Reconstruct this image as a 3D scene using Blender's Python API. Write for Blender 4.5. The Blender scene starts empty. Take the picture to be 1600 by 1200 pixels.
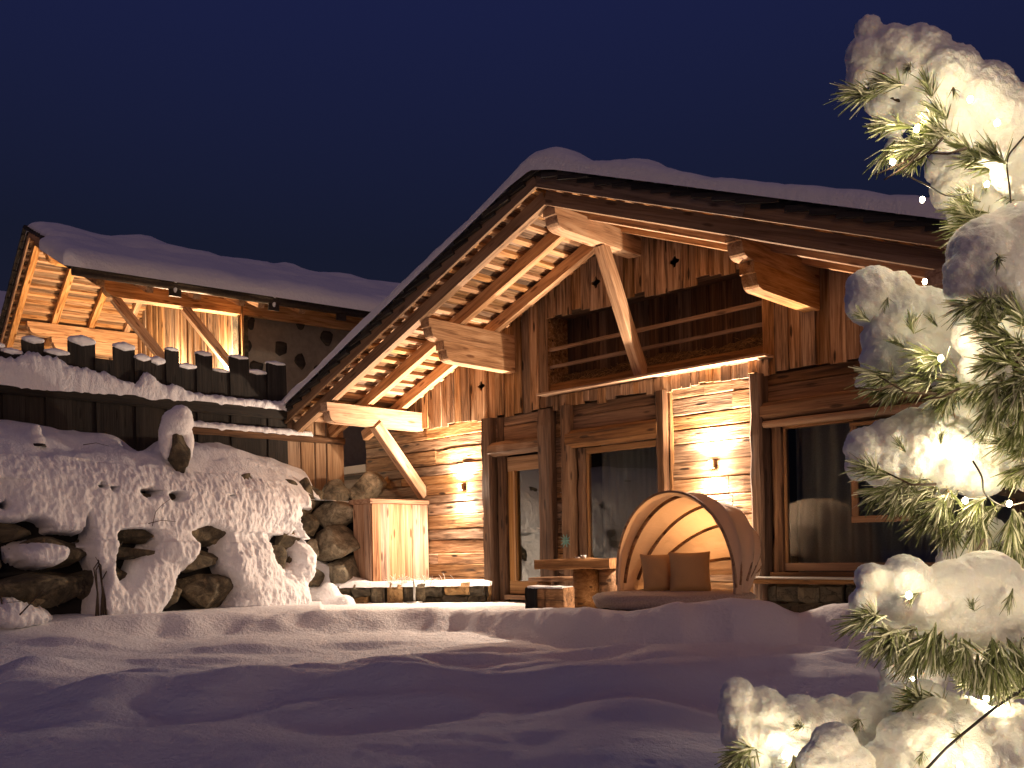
import bpy, bmesh, math, random
import numpy as np
from mathutils import Vector, Matrix, noise
random.seed(7)
R = random.Random(11)
sc = bpy.context.scene
COL = sc.collection

# ------------------------------------------------------------------ camera, sky, exposure
# world: camera at the origin, x along the chalet front, y into the chalet, z up (metres)
F, CX, HY = 1466.0, 800.0, 858.0
ROLL = math.atan(0.02); YAW = math.radians(44.7)
fw = Vector((-math.sin(YAW), math.cos(YAW), 0)); rt = Vector((math.cos(YAW), math.sin(YAW), 0)); up = Vector((0, 0, 1))
_c, _s = math.cos(ROLL), math.sin(ROLL)
cam_d = bpy.data.cameras.new("camera"); cam = bpy.data.objects.new("camera", cam_d); COL.objects.link(cam)
cx_, cy_, cz_ = rt * _c - up * _s, rt * _s + up * _c, -fw
cam.matrix_world = Matrix(((cx_.x, cy_.x, cz_.x, 0), (cx_.y, cy_.y, cz_.y, 0), (cx_.z, cy_.z, cz_.z, 0), (0, 0, 0, 1)))
cam_d.sensor_width = 36.0; cam_d.lens = F / 1600 * 36.0
cam_d.shift_y = (HY - 600) / 1600.0
cam_d.clip_start = 0.05; cam_d.clip_end = 900
sc.camera = cam

world = bpy.data.worlds.new("World"); sc.world = world; world.use_nodes = True
wn = world.node_tree.nodes; wl = world.node_tree.links
bg = wn["Background"]
tc = wn.new("ShaderNodeTexCoord"); sx = wn.new("ShaderNodeSeparateXYZ"); rp = wn.new("ShaderNodeValToRGB")
wl.new(tc.outputs["Generated"], sx.inputs[0]); wl.new(sx.outputs["Z"], rp.inputs[0]); wl.new(rp.outputs[0], bg.inputs[0])
e = rp.color_ramp.elements
e[0].position = 0.0; e[0].color = (0.0150, 0.0140, 0.0210, 1)
e[1].position = 1.0; e[1].color = (0.0170, 0.0205, 0.0880, 1)
m_ = e.new(0.30); m_.color = (0.0092, 0.0120, 0.0300, 1)
m_ = e.new(0.50); m_.color = (0.0115, 0.0155, 0.0620, 1)
bg.inputs[1].default_value = .86

sc.view_settings.view_transform = 'Standard'; sc.view_settings.look = 'None'
sc.view_settings.exposure = 0.0; sc.view_settings.gamma = 1.0; sc.view_settings.use_curve_mapping = False
sc.render.engine = 'CYCLES'
sc.cycles.use_denoising = True
try: sc.cycles.denoiser = 'OPENIMAGEDENOISE'
except Exception: pass
sc.cycles.max_bounces = 8; sc.cycles.diffuse_bounces = 4; sc.cycles.glossy_bounces = 4
sc.cycles.transmission_bounces = 6; sc.cycles.transparent_max_bounces = 12
sc.cycles.sample_clamp_indirect = 6.0
sc.cycles.caustics_reflective = False; sc.cycles.caustics_refractive = False
WARM = (1.0, 0.75, 0.55)
sun_d = bpy.data.lights.new("fill_sun", 'SUN'); sun_d.energy = .38; sun_d.angle = math.radians(28); sun_d.color = (1.0, .60, .42)  # weak warm sun added behind the camera as fill
sun = bpy.data.objects.new("fill_sun", sun_d); COL.objects.link(sun)
sun.rotation_mode = 'QUATERNION'; sun.rotation_quaternion = (fw * .97 - rt * .16 + Vector((0, 0, -.19))).to_track_quat('-Z', 'Y')

# ------------------------------------------------------------------ helpers
def ray(px, py):
    dx, dy = px - CX, py - HY
    u = dx * _c - dy * _s; v = dx * _s + dy * _c
    return fw + rt * (u / F) + up * (-v / F)
def at_x(px, py, x): r = ray(px, py); return r * (x / r.x)
def at_y(px, py, y): r = ray(px, py); return r * (y / r.y)
def at_d(px, py, d): return ray(px, py) * d
def proj(p):
    d = p.dot(fw); u = p.dot(rt) / d * F; v = -p.z / d * F
    return CX + u * _c + v * _s, HY - u * _s + v * _c

WORLD = {}
def link(o, parent=None, mw=None):
    COL.objects.link(o)
    mw = mw or Matrix.Identity(4)
    if parent is not None:
        o.parent = parent
        o.matrix_basis = WORLD[parent.name].inverted() @ mw
    else:
        o.matrix_basis = mw
    WORLD[o.name] = mw
    return o
def tag(o, label=None, cat=None, group=None, kind=None):
    if label: o['label'] = label
    if cat: o['category'] = cat
    if group: o['group'] = group
    if kind: o['kind'] = kind
    return o
def thing(name, label, cat, loc=(0, 0, 0), rz=0.0, group=None):
    o = bpy.data.objects.new(name, None); o.empty_display_size = 0.2
    link(o, None, Matrix.Translation(loc) @ Matrix.Rotation(rz, 4, 'Z'))
    return tag(o, label, cat, group)
def mesh(name, verts, faces, mat=None, smooth=False):
    me = bpy.data.meshes.new(name)
    me.from_pydata([tuple(v) for v in verts], [], faces); me.update()
    if mat: me.materials.append(mat)
    if smooth: me.polygons.foreach_set("use_smooth", [True] * len(me.polygons))
    return me
def bm_mesh(name, bm, mat=None, smooth=False):
    bmesh.ops.recalc_face_normals(bm, faces=bm.faces)
    me = bpy.data.meshes.new(name); bm.to_mesh(me); bm.free()
    if mat: me.materials.append(mat)
    if smooth: me.polygons.foreach_set("use_smooth", [True] * len(me.polygons))
    return me
def obj(name, me, parent=None, mw=None, **kw):
    o = bpy.data.objects.new(name, me); link(o, parent, mw); tag(o, **kw); return o
def frame(p, xa, za):
    xa = Vector(xa).normalized(); za = Vector(za)
    ya = za.cross(xa)
    if ya.length < 1e-5: ya = Vector((0, 1, 0)).cross(xa)
    ya.normalize(); za = xa.cross(ya)
    return Matrix(((xa.x, ya.x, za.x, p[0]), (xa.y, ya.y, za.y, p[1]), (xa.z, ya.z, za.z, p[2]), (0, 0, 0, 1)))
_boards = {}
def board_mesh(L, w, h, mat, segs=1, jit=0.0, cham=0.0, rnd=R):
    """box along local X (length L, from 0), Y width, Z height; cross sections jittered; optional chamfer"""
    rings = []
    for i in range(segs + 1):
        x = L * i / segs
        a = w / 2 + (rnd.uniform(-jit, jit)); b = h / 2 + rnd.uniform(-jit, jit) * .7
        ox, oz = rnd.uniform(-jit, jit) * .6, rnd.uniform(-jit, jit) * .6
        if cham > 0:
            c = cham
            ring = [(-a + c, -b), (a - c, -b), (a, -b + c), (a, b - c), (a - c, b), (-a + c, b), (-a, b - c), (-a, -b + c)]
        else:
            ring = [(-a, -b), (a, -b), (a, b), (-a, b)]
        ex = rnd.uniform(-jit, jit) if i in (0, segs) else 0
        rings.append([(x + ex, y + ox, z + oz) for y, z in ring])
    n = len(rings[0]); vs = [v for r in rings for v in r]; fs = []
    for i in range(segs):
        for k in range(n):
            fs.append((i * n + k, i * n + (k + 1) % n, (i + 1) * n + (k + 1) % n, (i + 1) * n + k))
    fs.append(tuple(reversed(range(n)))); fs.append(tuple(segs * n + k for k in range(n)))
    fs = [tuple(reversed(f)) for f in fs]
    me = mesh("board", vs, fs, mat)
    bm = bmesh.new(); bm.from_mesh(me); bmesh.ops.recalc_face_normals(bm, faces=bm.faces); bm.to_mesh(me); bm.free()
    return me
def beam(name, parent, mat, p0, p1, w, h, upv=(0, 0, 1), segs=1, jit=0.0, cham=0.0, **kw):
    p0, p1 = Vector(p0), Vector(p1)
    me = board_mesh((p1 - p0).length, w, h, mat, segs, jit, cham)
    return obj(name, me, parent, frame(p0, p1 - p0, upv), **kw)
def box(name, parent, mat, lo, hi, **kw):
    lo, hi = Vector(lo), Vector(hi)
    return beam(name, parent, mat, (lo.x, (lo.y + hi.y) / 2, (lo.z + hi.z) / 2), (hi.x, (lo.y + hi.y) / 2, (lo.z + hi.z) / 2), hi.y - lo.y, hi.z - lo.z, **kw)
def tube_into(bm, pts, r0, r1=None, n=6):
    r1 = r0 if r1 is None else r1
    rings = []
    for i, p in enumerate(pts):
        p = Vector(p)
        t = (Vector(pts[min(i + 1, len(pts) - 1)]) - Vector(pts[max(i - 1, 0)])).normalized()
        a = t.cross(Vector((0, 0, 1)));
        if a.length < .05: a = t.cross(Vector((1, 0, 0)))
        a.normalize(); b = t.cross(a)
        r = r0 + (r1 - r0) * i / max(1, len(pts) - 1)
        rings.append([bm.verts.new(p + (a * math.cos(k * 2 * math.pi / n) + b * math.sin(k * 2 * math.pi / n)) * r) for k in range(n)])
    for i in range(len(rings) - 1):
        for k in range(n):
            bm.faces.new((rings[i][k], rings[i][(k + 1) % n], rings[i + 1][(k + 1) % n], rings[i + 1][k]))
    bm.faces.new(rings[0]); bm.faces.new(rings[-1])
def tube(name, parent, mat, pts, r0, r1=None, n=6, **kw):
    bm = bmesh.new(); tube_into(bm, pts, r0, r1, n)
    return obj(name, bm_mesh(name, bm, mat, True), parent, **kw)
def grid_mesh(name, P, mat, smooth=True, flip=False):
    """P: array (n, m, 3)"""
    n, m, _ = P.shape
    idx = np.arange(n * m).reshape(n, m)
    q = np.stack([idx[:-1, :-1], idx[1:, :-1], idx[1:, 1:], idx[:-1, 1:]], -1).reshape(-1, 4)
    if flip: q = q[:, ::-1]
    me = bpy.data.meshes.new(name)
    me.from_pydata(P.reshape(-1, 3).tolist(), [], q.tolist()); me.update()
    me.materials.append(mat)
    if smooth: me.polygons.foreach_set("use_smooth", [True] * len(me.polygons))
    return me
def fbm(x, y, z=0.0, oct=4, lac=2.1, gain=.5):
    a, v = 1.0, 0.0
    for i in range(oct):
        v += a * noise.noise(Vector((x, y, z + 7.3 * i))); x *= lac; y *= lac; z *= lac; a *= gain
    return v

# ------------------------------------------------------------------ materials
def mat_new(name):
    m = bpy.data.materials.new(name); m.use_nodes = True
    nt = m.node_tree; return m, nt, nt.nodes["Principled BSDF"]
def N(nt, t, **kw):
    n = nt.nodes.new(t)
    for k, v in kw.items(): setattr(n, k, v)
    return n
def ramp(nt, src, stops):
    r = N(nt, "ShaderNodeValToRGB"); el = r.color_ramp.elements
    el[0].position, el[0].color = stops[0][0], (*stops[0][1], 1)
    el[1].position, el[1].color = stops[-1][0], (*stops[-1][1], 1)
    for p, c in stops[1:-1]: el.new(p).color = (*c, 1)
    nt.links.new(src, r.inputs[0]); return r.outputs[0]
def wood(name, dark, mid, light, grain=14.0, bump=.4, rough=.75, var=.35, along=.55, knots=True, cracks=0.0):
    m, nt, b = mat_new(name); L = nt.links
    tc = N(nt, "ShaderNodeTexCoord"); oi = N(nt, "ShaderNodeObjectInfo")
    mul = N(nt, "ShaderNodeVectorMath", operation='MULTIPLY_ADD')
    off = N(nt, "ShaderNodeCombineXYZ")
    r17 = N(nt, "ShaderNodeMath", operation='MULTIPLY'); r17.inputs[1].default_value = 57.0
    L.new(oi.outputs["Random"], r17.inputs[0])
    for i in range(3): L.new(r17.outputs[0], off.inputs[i])
    L.new(tc.outputs["Object"], mul.inputs[0]); mul.inputs[1].default_value = (along, grain, grain); L.new(off.outputs[0], mul.inputs[2])
    n1 = N(nt, "ShaderNodeTexNoise"); n1.inputs["Scale"].default_value = 1.0; n1.inputs["Detail"].default_value = 6; n1.inputs["Roughness"].default_value = .62; n1.inputs["Distortion"].default_value = .9
    L.new(mul.outputs[0], n1.inputs["Vector"])
    # growth ring lines
    mul2 = N(nt, "ShaderNodeVectorMath", operation='MULTIPLY_ADD'); mul2.inputs[1].default_value = (along * 1.3, grain * 2.6, grain * 2.6)
    L.new(tc.outputs["Object"], mul2.inputs[0]); L.new(off.outputs[0], mul2.inputs[2])
    n2 = N(nt, "ShaderNodeTexNoise"); n2.inputs["Scale"].default_value = 1.0; n2.inputs["Detail"].default_value = 3; n2.inputs["Distortion"].default_value = 2.0
    L.new(mul2.outputs[0], n2.inputs["Vector"])
    mix = N(nt, "ShaderNodeMath", operation='MULTIPLY_ADD'); L.new(n2.outputs["Fac"], mix.inputs[0]); mix.inputs[1].default_value = .45
    sub = N(nt, "ShaderNodeMath", operation='MULTIPLY_ADD'); L.new(n1.outputs["Fac"], sub.inputs[0]); sub.inputs[1].default_value = .9; sub.inputs[2].default_value = -.18
    L.new(sub.outputs[0], mix.inputs[2])
    fac = mix.outputs[0]
    if knots:
        mk = N(nt, "ShaderNodeVectorMath", operation='MULTIPLY_ADD'); mk.inputs[1].default_value = (1.7, 7.0, 7.0)
        L.new(tc.outputs["Object"], mk.inputs[0]); L.new(off.outputs[0], mk.inputs[2])
        vo = N(nt, "ShaderNodeTexVoronoi"); vo.inputs["Scale"].default_value = 1.0; vo.inputs["Randomness"].default_value = 1.0
        L.new(mk.outputs[0], vo.inputs["Vector"])
        kr = N(nt, "ShaderNodeMapRange"); kr.inputs["From Min"].default_value = .05; kr.inputs["From Max"].default_value = .19; kr.inputs["To Min"].default_value = -.42; kr.inputs["To Max"].default_value = 0.0
        L.new(vo.outputs["Distance"], kr.inputs["Value"])
        ad = N(nt, "ShaderNodeMath", operation='ADD'); L.new(fac, ad.inputs[0]); L.new(kr.outputs[0], ad.inputs[1]); fac = ad.outputs[0]
    col = ramp(nt, fac, [(.30, dark), (.5, mid), (.71, light)])
    hsv = N(nt, "ShaderNodeHueSaturation")
    va = N(nt, "ShaderNodeMapRange"); va.inputs["To Min"].default_value = 1 - var; va.inputs["To Max"].default_value = 1 + var
    L.new(oi.outputs["Random"], va.inputs["Value"]); L.new(va.outputs[0], hsv.inputs["Value"])
    fr = N(nt, "ShaderNodeMath", operation='FRACT'); L.new(r17.outputs[0], fr.inputs[0])
    sa = N(nt, "ShaderNodeMapRange"); sa.inputs["To Min"].default_value = .75; sa.inputs["To Max"].default_value = 1.12
    L.new(fr.outputs[0], sa.inputs["Value"]); L.new(sa.outputs[0], hsv.inputs["Saturation"])
    L.new(col, hsv.inputs["Color"]); L.new(hsv.outputs[0], b.inputs["Base Color"])
    b.inputs["Roughness"].default_value = rough; b.inputs["Specular IOR Level"].default_value = .3
    bp = N(nt, "ShaderNodeBump"); bp.inputs["Strength"].default_value = bump; bp.inputs["Distance"].default_value = .02
    L.new(fac, bp.inputs["Height"]); L.new(bp.outputs[0], b.inputs["Normal"])
    return m
M = {}
M['spruce'] = wood("fresh_spruce", (.20, .09, .035), (.47, .255, .11), (.64, .42, .23), grain=11, bump=.35, var=.14, along=.9)
M['spruce_grey'] = wood("weathered_spruce", (.13, .075, .04), (.26, .16, .09), (.36, .24, .15), grain=10, bump=.3, var=.15)
M['plank'] = wood("old_gable_plank", (.04, .02, .009), (.30, .17, .08), (.54, .38, .235), grain=13, bump=.9, var=.42, along=.8)
M['board'] = wood("hewn_wall_board", (.035, .018, .009), (.27, .145, .065), (.50, .33, .185), grain=15, bump=1.0, var=.36, along=1.2)
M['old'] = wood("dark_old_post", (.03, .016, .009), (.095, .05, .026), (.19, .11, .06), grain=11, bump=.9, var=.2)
M['lintel'] = wood("old_lintel", (.06, .03, .014), (.21, .11, .048), (.33, .19, .09), grain=11, bump=.9, var=.12)
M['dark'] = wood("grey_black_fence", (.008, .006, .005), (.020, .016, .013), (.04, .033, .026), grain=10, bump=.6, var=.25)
M['fencelit'] = wood("lamplit_fence_plank", (.17, .10, .055), (.34, .22, .13), (.46, .32, .2), grain=9, bump=.4, var=.12)  # same fence as the dark planks, lamp light put into this paler colour
M['frame'] = wood("window_frame_pine", (.20, .105, .045), (.34, .19, .08), (.44, .26, .12), grain=16, bump=.15, var=.08, knots=False)
M['shingle'] = wood("larch_shingle", (.012, .011, .010), (.03, .026, .022), (.06, .05, .042), grain=12, bump=.6, var=.3)
M['pine'] = wood("cupboard_pine", (.13, .06, .03), (.36, .205, .12), (.50, .34, .23), grain=13, bump=.4, var=.14)
M['bark'] = wood("stump_wood", (.08, .04, .018), (.25, .13, .055), (.42, .25, .13), grain=8, bump=.7, var=.1)

def stone(name, dark, mid, light, scale=3.0, moss=None, bump=.9):
    m, nt, b = mat_new(name); L = nt.links
    tc = N(nt, "ShaderNodeTexCoord"); oi = N(nt, "ShaderNodeObjectInfo")
    ad = N(nt, "ShaderNodeVectorMath", operation='ADD'); sc_ = N(nt, "ShaderNodeMath", operation='MULTIPLY'); sc_.inputs[1].default_value = 31.0
    L.new(oi.outputs["Random"], sc_.inputs[0]); L.new(tc.outputs["Object"], ad.inputs[0]); L.new(sc_.outputs[0], ad.inputs[1])
    n1 = N(nt, "ShaderNodeTexNoise"); n1.inputs["Scale"].default_value = scale; n1.inputs["Detail"].default_value = 9; n1.inputs["Roughness"].default_value = .68; n1.inputs["Distortion"].default_value = .5
    L.new(ad.outputs[0], n1.inputs["Vector"])
    vo = N(nt, "ShaderNodeTexVoronoi", feature='DISTANCE_TO_EDGE'); vo.inputs["Scale"].default_value = scale * 1.4
    nd = N(nt, "ShaderNodeVectorMath", operation='ADD'); L.new(ad.outputs[0], nd.inputs[0]); L.new(n1.outputs["Color"], nd.inputs[1]); L.new(nd.outputs[0], vo.inputs["Vector"])
    cr = N(nt, "ShaderNodeMapRange"); cr.inputs["From Max"].default_value = .05; cr.inputs["To Min"].default_value = -.16; cr.inputs["To Max"].default_value = 0
    L.new(vo.outputs["Distance"], cr.inputs["Value"])
    su = N(nt, "ShaderNodeMath", operation='ADD'); L.new(n1.outputs["Fac"], su.inputs[0]); L.new(cr.outputs[0], su.inputs[1])
    col = ramp(nt, su.outputs[0], [(.28, dark), (.5, mid), (.72, light)])
    hsv = N(nt, "ShaderNodeHueSaturation"); va = N(nt, "ShaderNodeMapRange"); va.inputs["To Min"].default_value = .7; va.inputs["To Max"].default_value = 1.3
    L.new(oi.outputs["Random"], va.inputs["Value"]); L.new(va.outputs[0], hsv.inputs["Value"]); L.new(col, hsv.inputs["Color"])
    L.new(hsv.outputs[0], b.inputs["Base Color"]); b.inputs["Roughness"].default_value = .85
    bp = N(nt, "ShaderNodeBump"); bp.inputs["Strength"].default_value = bump; bp.inputs["Distance"].default_value = .05
    L.new(su.outputs[0], bp.inputs["Height"]); L.new(bp.outputs[0], b.inputs["Normal"])
    return m
M['stone'] = stone("boulder_stone", (.018, .014, .009), (.095, .076, .046), (.29, .24, .15), 4.2, bump=1.0)
M['stone_lit'] = stone("lamplit_boulder", (.06, .05, .035), (.26, .22, .15), (.50, .44, .33), 4.0, bump=1.0)  # light grey-tan stone with lamp light near the cupboard painted in
M['stone_dark'] = stone("dark_stone", (.03, .025, .018), (.085, .07, .045), (.17, .14, .09), 2.6)  # darker stone for the base wall, planter and some boulders
M['stone_ochre'] = stone("ochre_stone", (.10, .055, .02), (.30, .18, .07), (.46, .31, .15), 3.0)
M['plaster'] = stone("rough_plaster", (.17, .15, .125), (.22, .195, .165), (.27, .24, .205), 6.0, bump=.3)

def snow_mat(name, bump=.35, fine=60.0, coarse=9.0, sss=0.0, tint=(.86, .87, .90), streak=None):
    m, nt, b = mat_new(name); L = nt.links
    tc = N(nt, "ShaderNodeTexCoord")
    mp = N(nt, "ShaderNodeMapping"); mp.inputs["Scale"].default_value = streak or (1, 1, 1); L.new(tc.outputs["Object"], mp.inputs[0])
    n1 = N(nt, "ShaderNodeTexNoise"); n1.inputs["Scale"].default_value = fine; n1.inputs["Detail"].default_value = 3
    n2 = N(nt, "ShaderNodeTexNoise"); n2.inputs["Scale"].default_value = coarse; n2.inputs["Detail"].default_value = 5; n2.inputs["Roughness"].default_value = .6
    L.new(mp.outputs[0], n1.inputs["Vector"]); L.new(mp.outputs[0], n2.inputs["Vector"])
    a = N(nt, "ShaderNodeMath", operation='MULTIPLY_ADD'); L.new(n1.outputs["Fac"], a.inputs[0]); a.inputs[1].default_value = .3; L.new(n2.outputs["Fac"], a.inputs[2])
    bp = N(nt, "ShaderNodeBump"); bp.inputs["Strength"].default_value = bump; bp.inputs["Distance"].default_value = .03
    L.new(a.outputs[0], bp.inputs["Height"]); L.new(bp.outputs[0], b.inputs["Normal"])
    b.inputs["Base Color"].default_value = (*tint, 1); b.inputs["Roughness"].default_value = .7; b.inputs["Specular IOR Level"].default_value = .25
    if sss:
        b.inputs["Subsurface Weight"].default_value = 1.0; b.inputs["Subsurface Radius"].default_value = (1.0, .85, .7); b.inputs["Subsurface Scale"].default_value = sss
    return m
M['snow'] = snow_mat("snow_field", bump=.9, fine=110, coarse=22)
M['snow_roof'] = snow_mat("roof_snow", bump=.7, fine=34, coarse=11)
M['snow_wall'] = snow_mat("blown_wall_snow", bump=1.0, fine=55, coarse=17, streak=(1, 1, .6))
M['snow_tree'] = snow_mat("branch_snow", bump=.35, fine=240, coarse=55, sss=.008, tint=(.91, .90, .86))

def simple(name, col, rough=.6, metal=0.0, emit=None, strength=0.0, noise_amt=0.0, nscale=20.0):
    m, nt, b = mat_new(name)
    b.inputs["Base Color"].default_value = (*col, 1); b.inputs["Roughness"].default_value = rough; b.inputs["Metallic"].default_value = metal
    if emit: b.inputs["Emission Color"].default_value = (*emit, 1); b.inputs["Emission Strength"].default_value = strength
    if noise_amt:
        tcn = N(nt, "ShaderNodeTexCoord"); n = N(nt, "ShaderNodeTexNoise"); n.inputs["Scale"].default_value = nscale; n.inputs["Detail"].default_value = 5
        nt.links.new(tcn.outputs["Object"], n.inputs["Vector"])
        c = ramp(nt, n.outputs["Fac"], [(.25, tuple(x * (1 - noise_amt) for x in col)), (.75, tuple(min(1, x * (1 + noise_amt)) for x in col))])
        nt.links.new(c, b.inputs["Base Color"])
        bp = N(nt, "ShaderNodeBump"); bp.inputs["Strength"].default_value = .3; bp.inputs["Distance"].default_value = .01
        nt.links.new(n.outputs["Fac"], bp.inputs["Height"]); nt.links.new(bp.outputs[0], b.inputs["Normal"])
    return m
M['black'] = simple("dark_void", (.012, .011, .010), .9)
M['iron'] = simple("dark_iron", (.03, .025, .022), .5, .6)
M['rust'] = simple("rusted_lamp", (.09, .045, .022), .6, .5, noise_amt=.4)
M['gutter'] = simple("copper_gutter", (.06, .045, .035), .45, .7, noise_amt=.3)
M['curtain'] = simple("grey_curtain", (.42, .41, .40), .95, noise_amt=.15, nscale=60)
M['wicker'] = simple("black_wicker", (.022, .019, .017), .7, noise_amt=.5, nscale=60)
M['cushion'] = simple("mustard_linen", (.56, .36, .17), .95, noise_amt=.12, nscale=160)
M['fleece'] = simple("beige_fleece", (.46, .38, .32), 1.0, noise_amt=.25, nscale=45)
M['steel'] = simple("pale_metal", (.55, .55, .52), .35, .6)
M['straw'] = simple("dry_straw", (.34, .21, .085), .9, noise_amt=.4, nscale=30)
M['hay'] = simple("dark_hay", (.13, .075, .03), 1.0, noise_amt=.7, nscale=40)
M['frost'] = simple("frosted_stalk", (.62, .57, .50), .8)
M['stalk'] = simple("dry_stalk", (.05, .035, .022), .8)
M['lampglass'] = simple("lamp_lens", (.9, .8, .6), .3, 0, (1.0, .66, .34), 60)
M['bulb'] = simple("fairy_bulb", (1, .9, .7), .3, 0, (1.0, .82, .55), 60)
M['bulb'].cycles.emission_sampling = 'NONE'
M['wire'] = simple("brown_cable", (.025, .017, .012), .6)
M['twig'] = simple("pine_twig", (.06, .035, .02), .9, noise_amt=.4, nscale=50)
M['needle'] = simple("pine_needle", (.15, .175, .06), .5, noise_amt=.35, nscale=25)
M['needle_frost'] = simple("frosted_needle", (.62, .61, .46), .7, noise_amt=.3, nscale=25)
M['teal'] = simple("teal_star", (.10, .24, .22), .6)
M['ceramic'] = simple("clear_tumbler", (.6, .6, .58), .15)

def fabric(name, col, trans=.5, tcol=None):
    m, nt, b = mat_new(name); L = nt.links
    b.inputs["Base Color"].default_value = (*col, 1); b.inputs["Roughness"].default_value = .95; b.inputs["Specular IOR Level"].default_value = .1
    t = N(nt, "ShaderNodeBsdfTranslucent"); t.inputs[0].default_value = (*(tcol or col), 1)
    mx = N(nt, "ShaderNodeMixShader"); mx.inputs[0].default_value = trans
    L.new(b.outputs[0], mx.inputs[1]); L.new(t.outputs[0], mx.inputs[2]); L.new(mx.outputs[0], nt.nodes["Material Output"].inputs[0])
    tcn = N(nt, "ShaderNodeTexCoord"); n = N(nt, "ShaderNodeTexNoise"); n.inputs["Scale"].default_value = 9; n.inputs["Detail"].default_value = 4; n.inputs["Distortion"].default_value = 1.2
    mp = N(nt, "ShaderNodeMapping"); mp.inputs["Scale"].default_value = (1, .35, 1.6); L.new(tcn.outputs["Object"], mp.inputs[0]); L.new(mp.outputs[0], n.inputs["Vector"])
    bp = N(nt, "ShaderNodeBump"); bp.inputs["Strength"].default_value = .22; bp.inputs["Distance"].default_value = .03
    L.new(n.outputs["Fac"], bp.inputs["Height"]); L.new(bp.outputs[0], b.inputs["Normal"]); L.new(bp.outputs[0], t.inputs["Normal"])
    return m
M['canopy'] = fabric("canopy_cloth", (.62, .50, .39), .24, (.50, .27, .11))

def glass(name):
    m = bpy.data.materials.new(name); m.use_nodes = True; nt = m.node_tree; L = nt.links
    nt.nodes.remove(nt.nodes["Principled BSDF"])
    g = N(nt, "ShaderNodeBsdfGlossy"); g.inputs["Roughness"].default_value = .01; g.inputs[0].default_value = (1, 1, 1, 1)
    t = N(nt, "ShaderNodeBsdfTransparent"); t.inputs[0].default_value = (.85, .88, .86, 1)
    f = N(nt, "ShaderNodeFresnel"); f.inputs["IOR"].default_value = 1.5
    d = N(nt, "ShaderNodeMath", operation='MULTIPLY'); d.inputs[1].default_value = .85; d.use_clamp = True   # two panes of a double glazing
    L.new(f.outputs[0], d.inputs[0])
    mx = N(nt, "ShaderNodeMixShader"); L.new(d.outputs[0], mx.inputs[0]); L.new(t.outputs[0], mx.inputs[1]); L.new(g.outputs[0], mx.inputs[2])
    L.new(mx.outputs[0], nt.nodes["Material Output"].inputs[0]); return m
M['glass'] = glass("double_glazing")

# ------------------------------------------------------------------ ground and snow field
gm = mesh("ground", [(-160, -160, -1.75), (160, -160, -1.75), (160, 160, -1.75), (-160, 160, -1.75)], [(0, 1, 2, 3)], M['snow'])
obj("ground", gm, kind="structure")

# ridges of the drifts: (image column, depth, crest height, half length, near width, far width, tilt)
def g1(a, s): return math.exp(-a * a / (2 * s * s))
RIDGES = []
def drift(px, d, h, half, near, far, tilt=0.0):
    u = (px - CX) / F * d
    RIDGES.append((u, d, h * 1.22, half, near * 1.0, far, tilt))
for a_ in [(190, 7.2, .20, .50, .26, .8, .03), (120, 6.6, .10, .35, .16, .4, -.1), (330, 6.9, .13, .30, .2, .5, -.1), (415, 7.4, .14, .34, .20, .55, .10),
           (585, 7.2, .22, .50, .26, .9, -.05), (500, 6.5, .12, .45, .24, .5, .1), (700, 6.6, .14, .4, .3, .6, .15), (880, 7.2, .21, .48, .28, .8, .06), (1050, 7.5, .16, .42, .24, .6, .2), (980, 6.3, .12, .4, .26, .6, .1),
           (370, 10.9, .09, .55, .10, .7, .02), (120, 11.2, .08, .50, .10, .6, .02), (260, 10.1, .06, .5, .09, .5, .05), (60, 9.3, .11, .32, .14, .5, .05), (20, 8.9, .08, .3, .12, .4, 0), (560, 11.2, .05, .5, .08, .5, .02), (760, 10.4, .07, .6, .10, .6, .05),
           (610, 8.6, .10, .42, .12, .5, .03), (730, 8.9, .11, .46, .12, .6, .06), (820, 8.4, .07, .4, .1, .5, .1), (930, 9.2, .11, .55, .13, .6, .08), (1030, 8.6, .12, .45, .16, .5, .12), (1130, 9.0, .12, .5, .16, .55, .12), (1230, 8.9, .14, .45, .18, .5, .15), (1330, 8.4, .16, .4, .2, .5, .2),
           (1160, 8.0, .13, .45, .18, .45, .15), (1290, 7.7, .15, .45, .2, .45, .2), (300, 8.3, .07, .4, .10, .4, -.03), (220, 8.0, .07, .45, .11, .4, .03), (430, 8.9, .06, .4, .09, .4, .0), (500, 8.1, .07, .4, .10, .45, .05), (20, 7.8, .12, .4, .2, .5, .0),
           (1000, 5.4, .10, .5, .35, .6, .3), (110, 5.6, .11, .5, .4, .7, .0), (330, 5.8, .07, .4, .25, .4, 0), (520, 5.2, .09, .6, .35, .6, .0), (740, 5.6, .08, .5, .3, .5, .1)]: drift(*a_)
BERM_PX = [(-300, 12.6, -.80), (60, 12.7, -.82), (250, 13.4, -.83), (400, 13.7, -.86), (560, 13.7, -.85), (700, 13.4, -.84), (800, 12.2, -.785), (900, 11.1, -.745), (1000, 10.3, -.675), (1060, 10.1, -.60), (1140, 9.9, -.56), (1200, 9.9, -.65), (1245, 10.0, -.77), (1300, 9.8, -.68), (1345, 9.6, -.64), (1450, 9.4, -.65), (1700, 9.2, -.62), (2300, 9.0, -.62)]
_bx = np.array([b[0] for b in BERM_PX]); _bd = np.array([b[1] for b in BERM_PX]); _bz = np.array([b[2] for b in BERM_PX])
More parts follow.
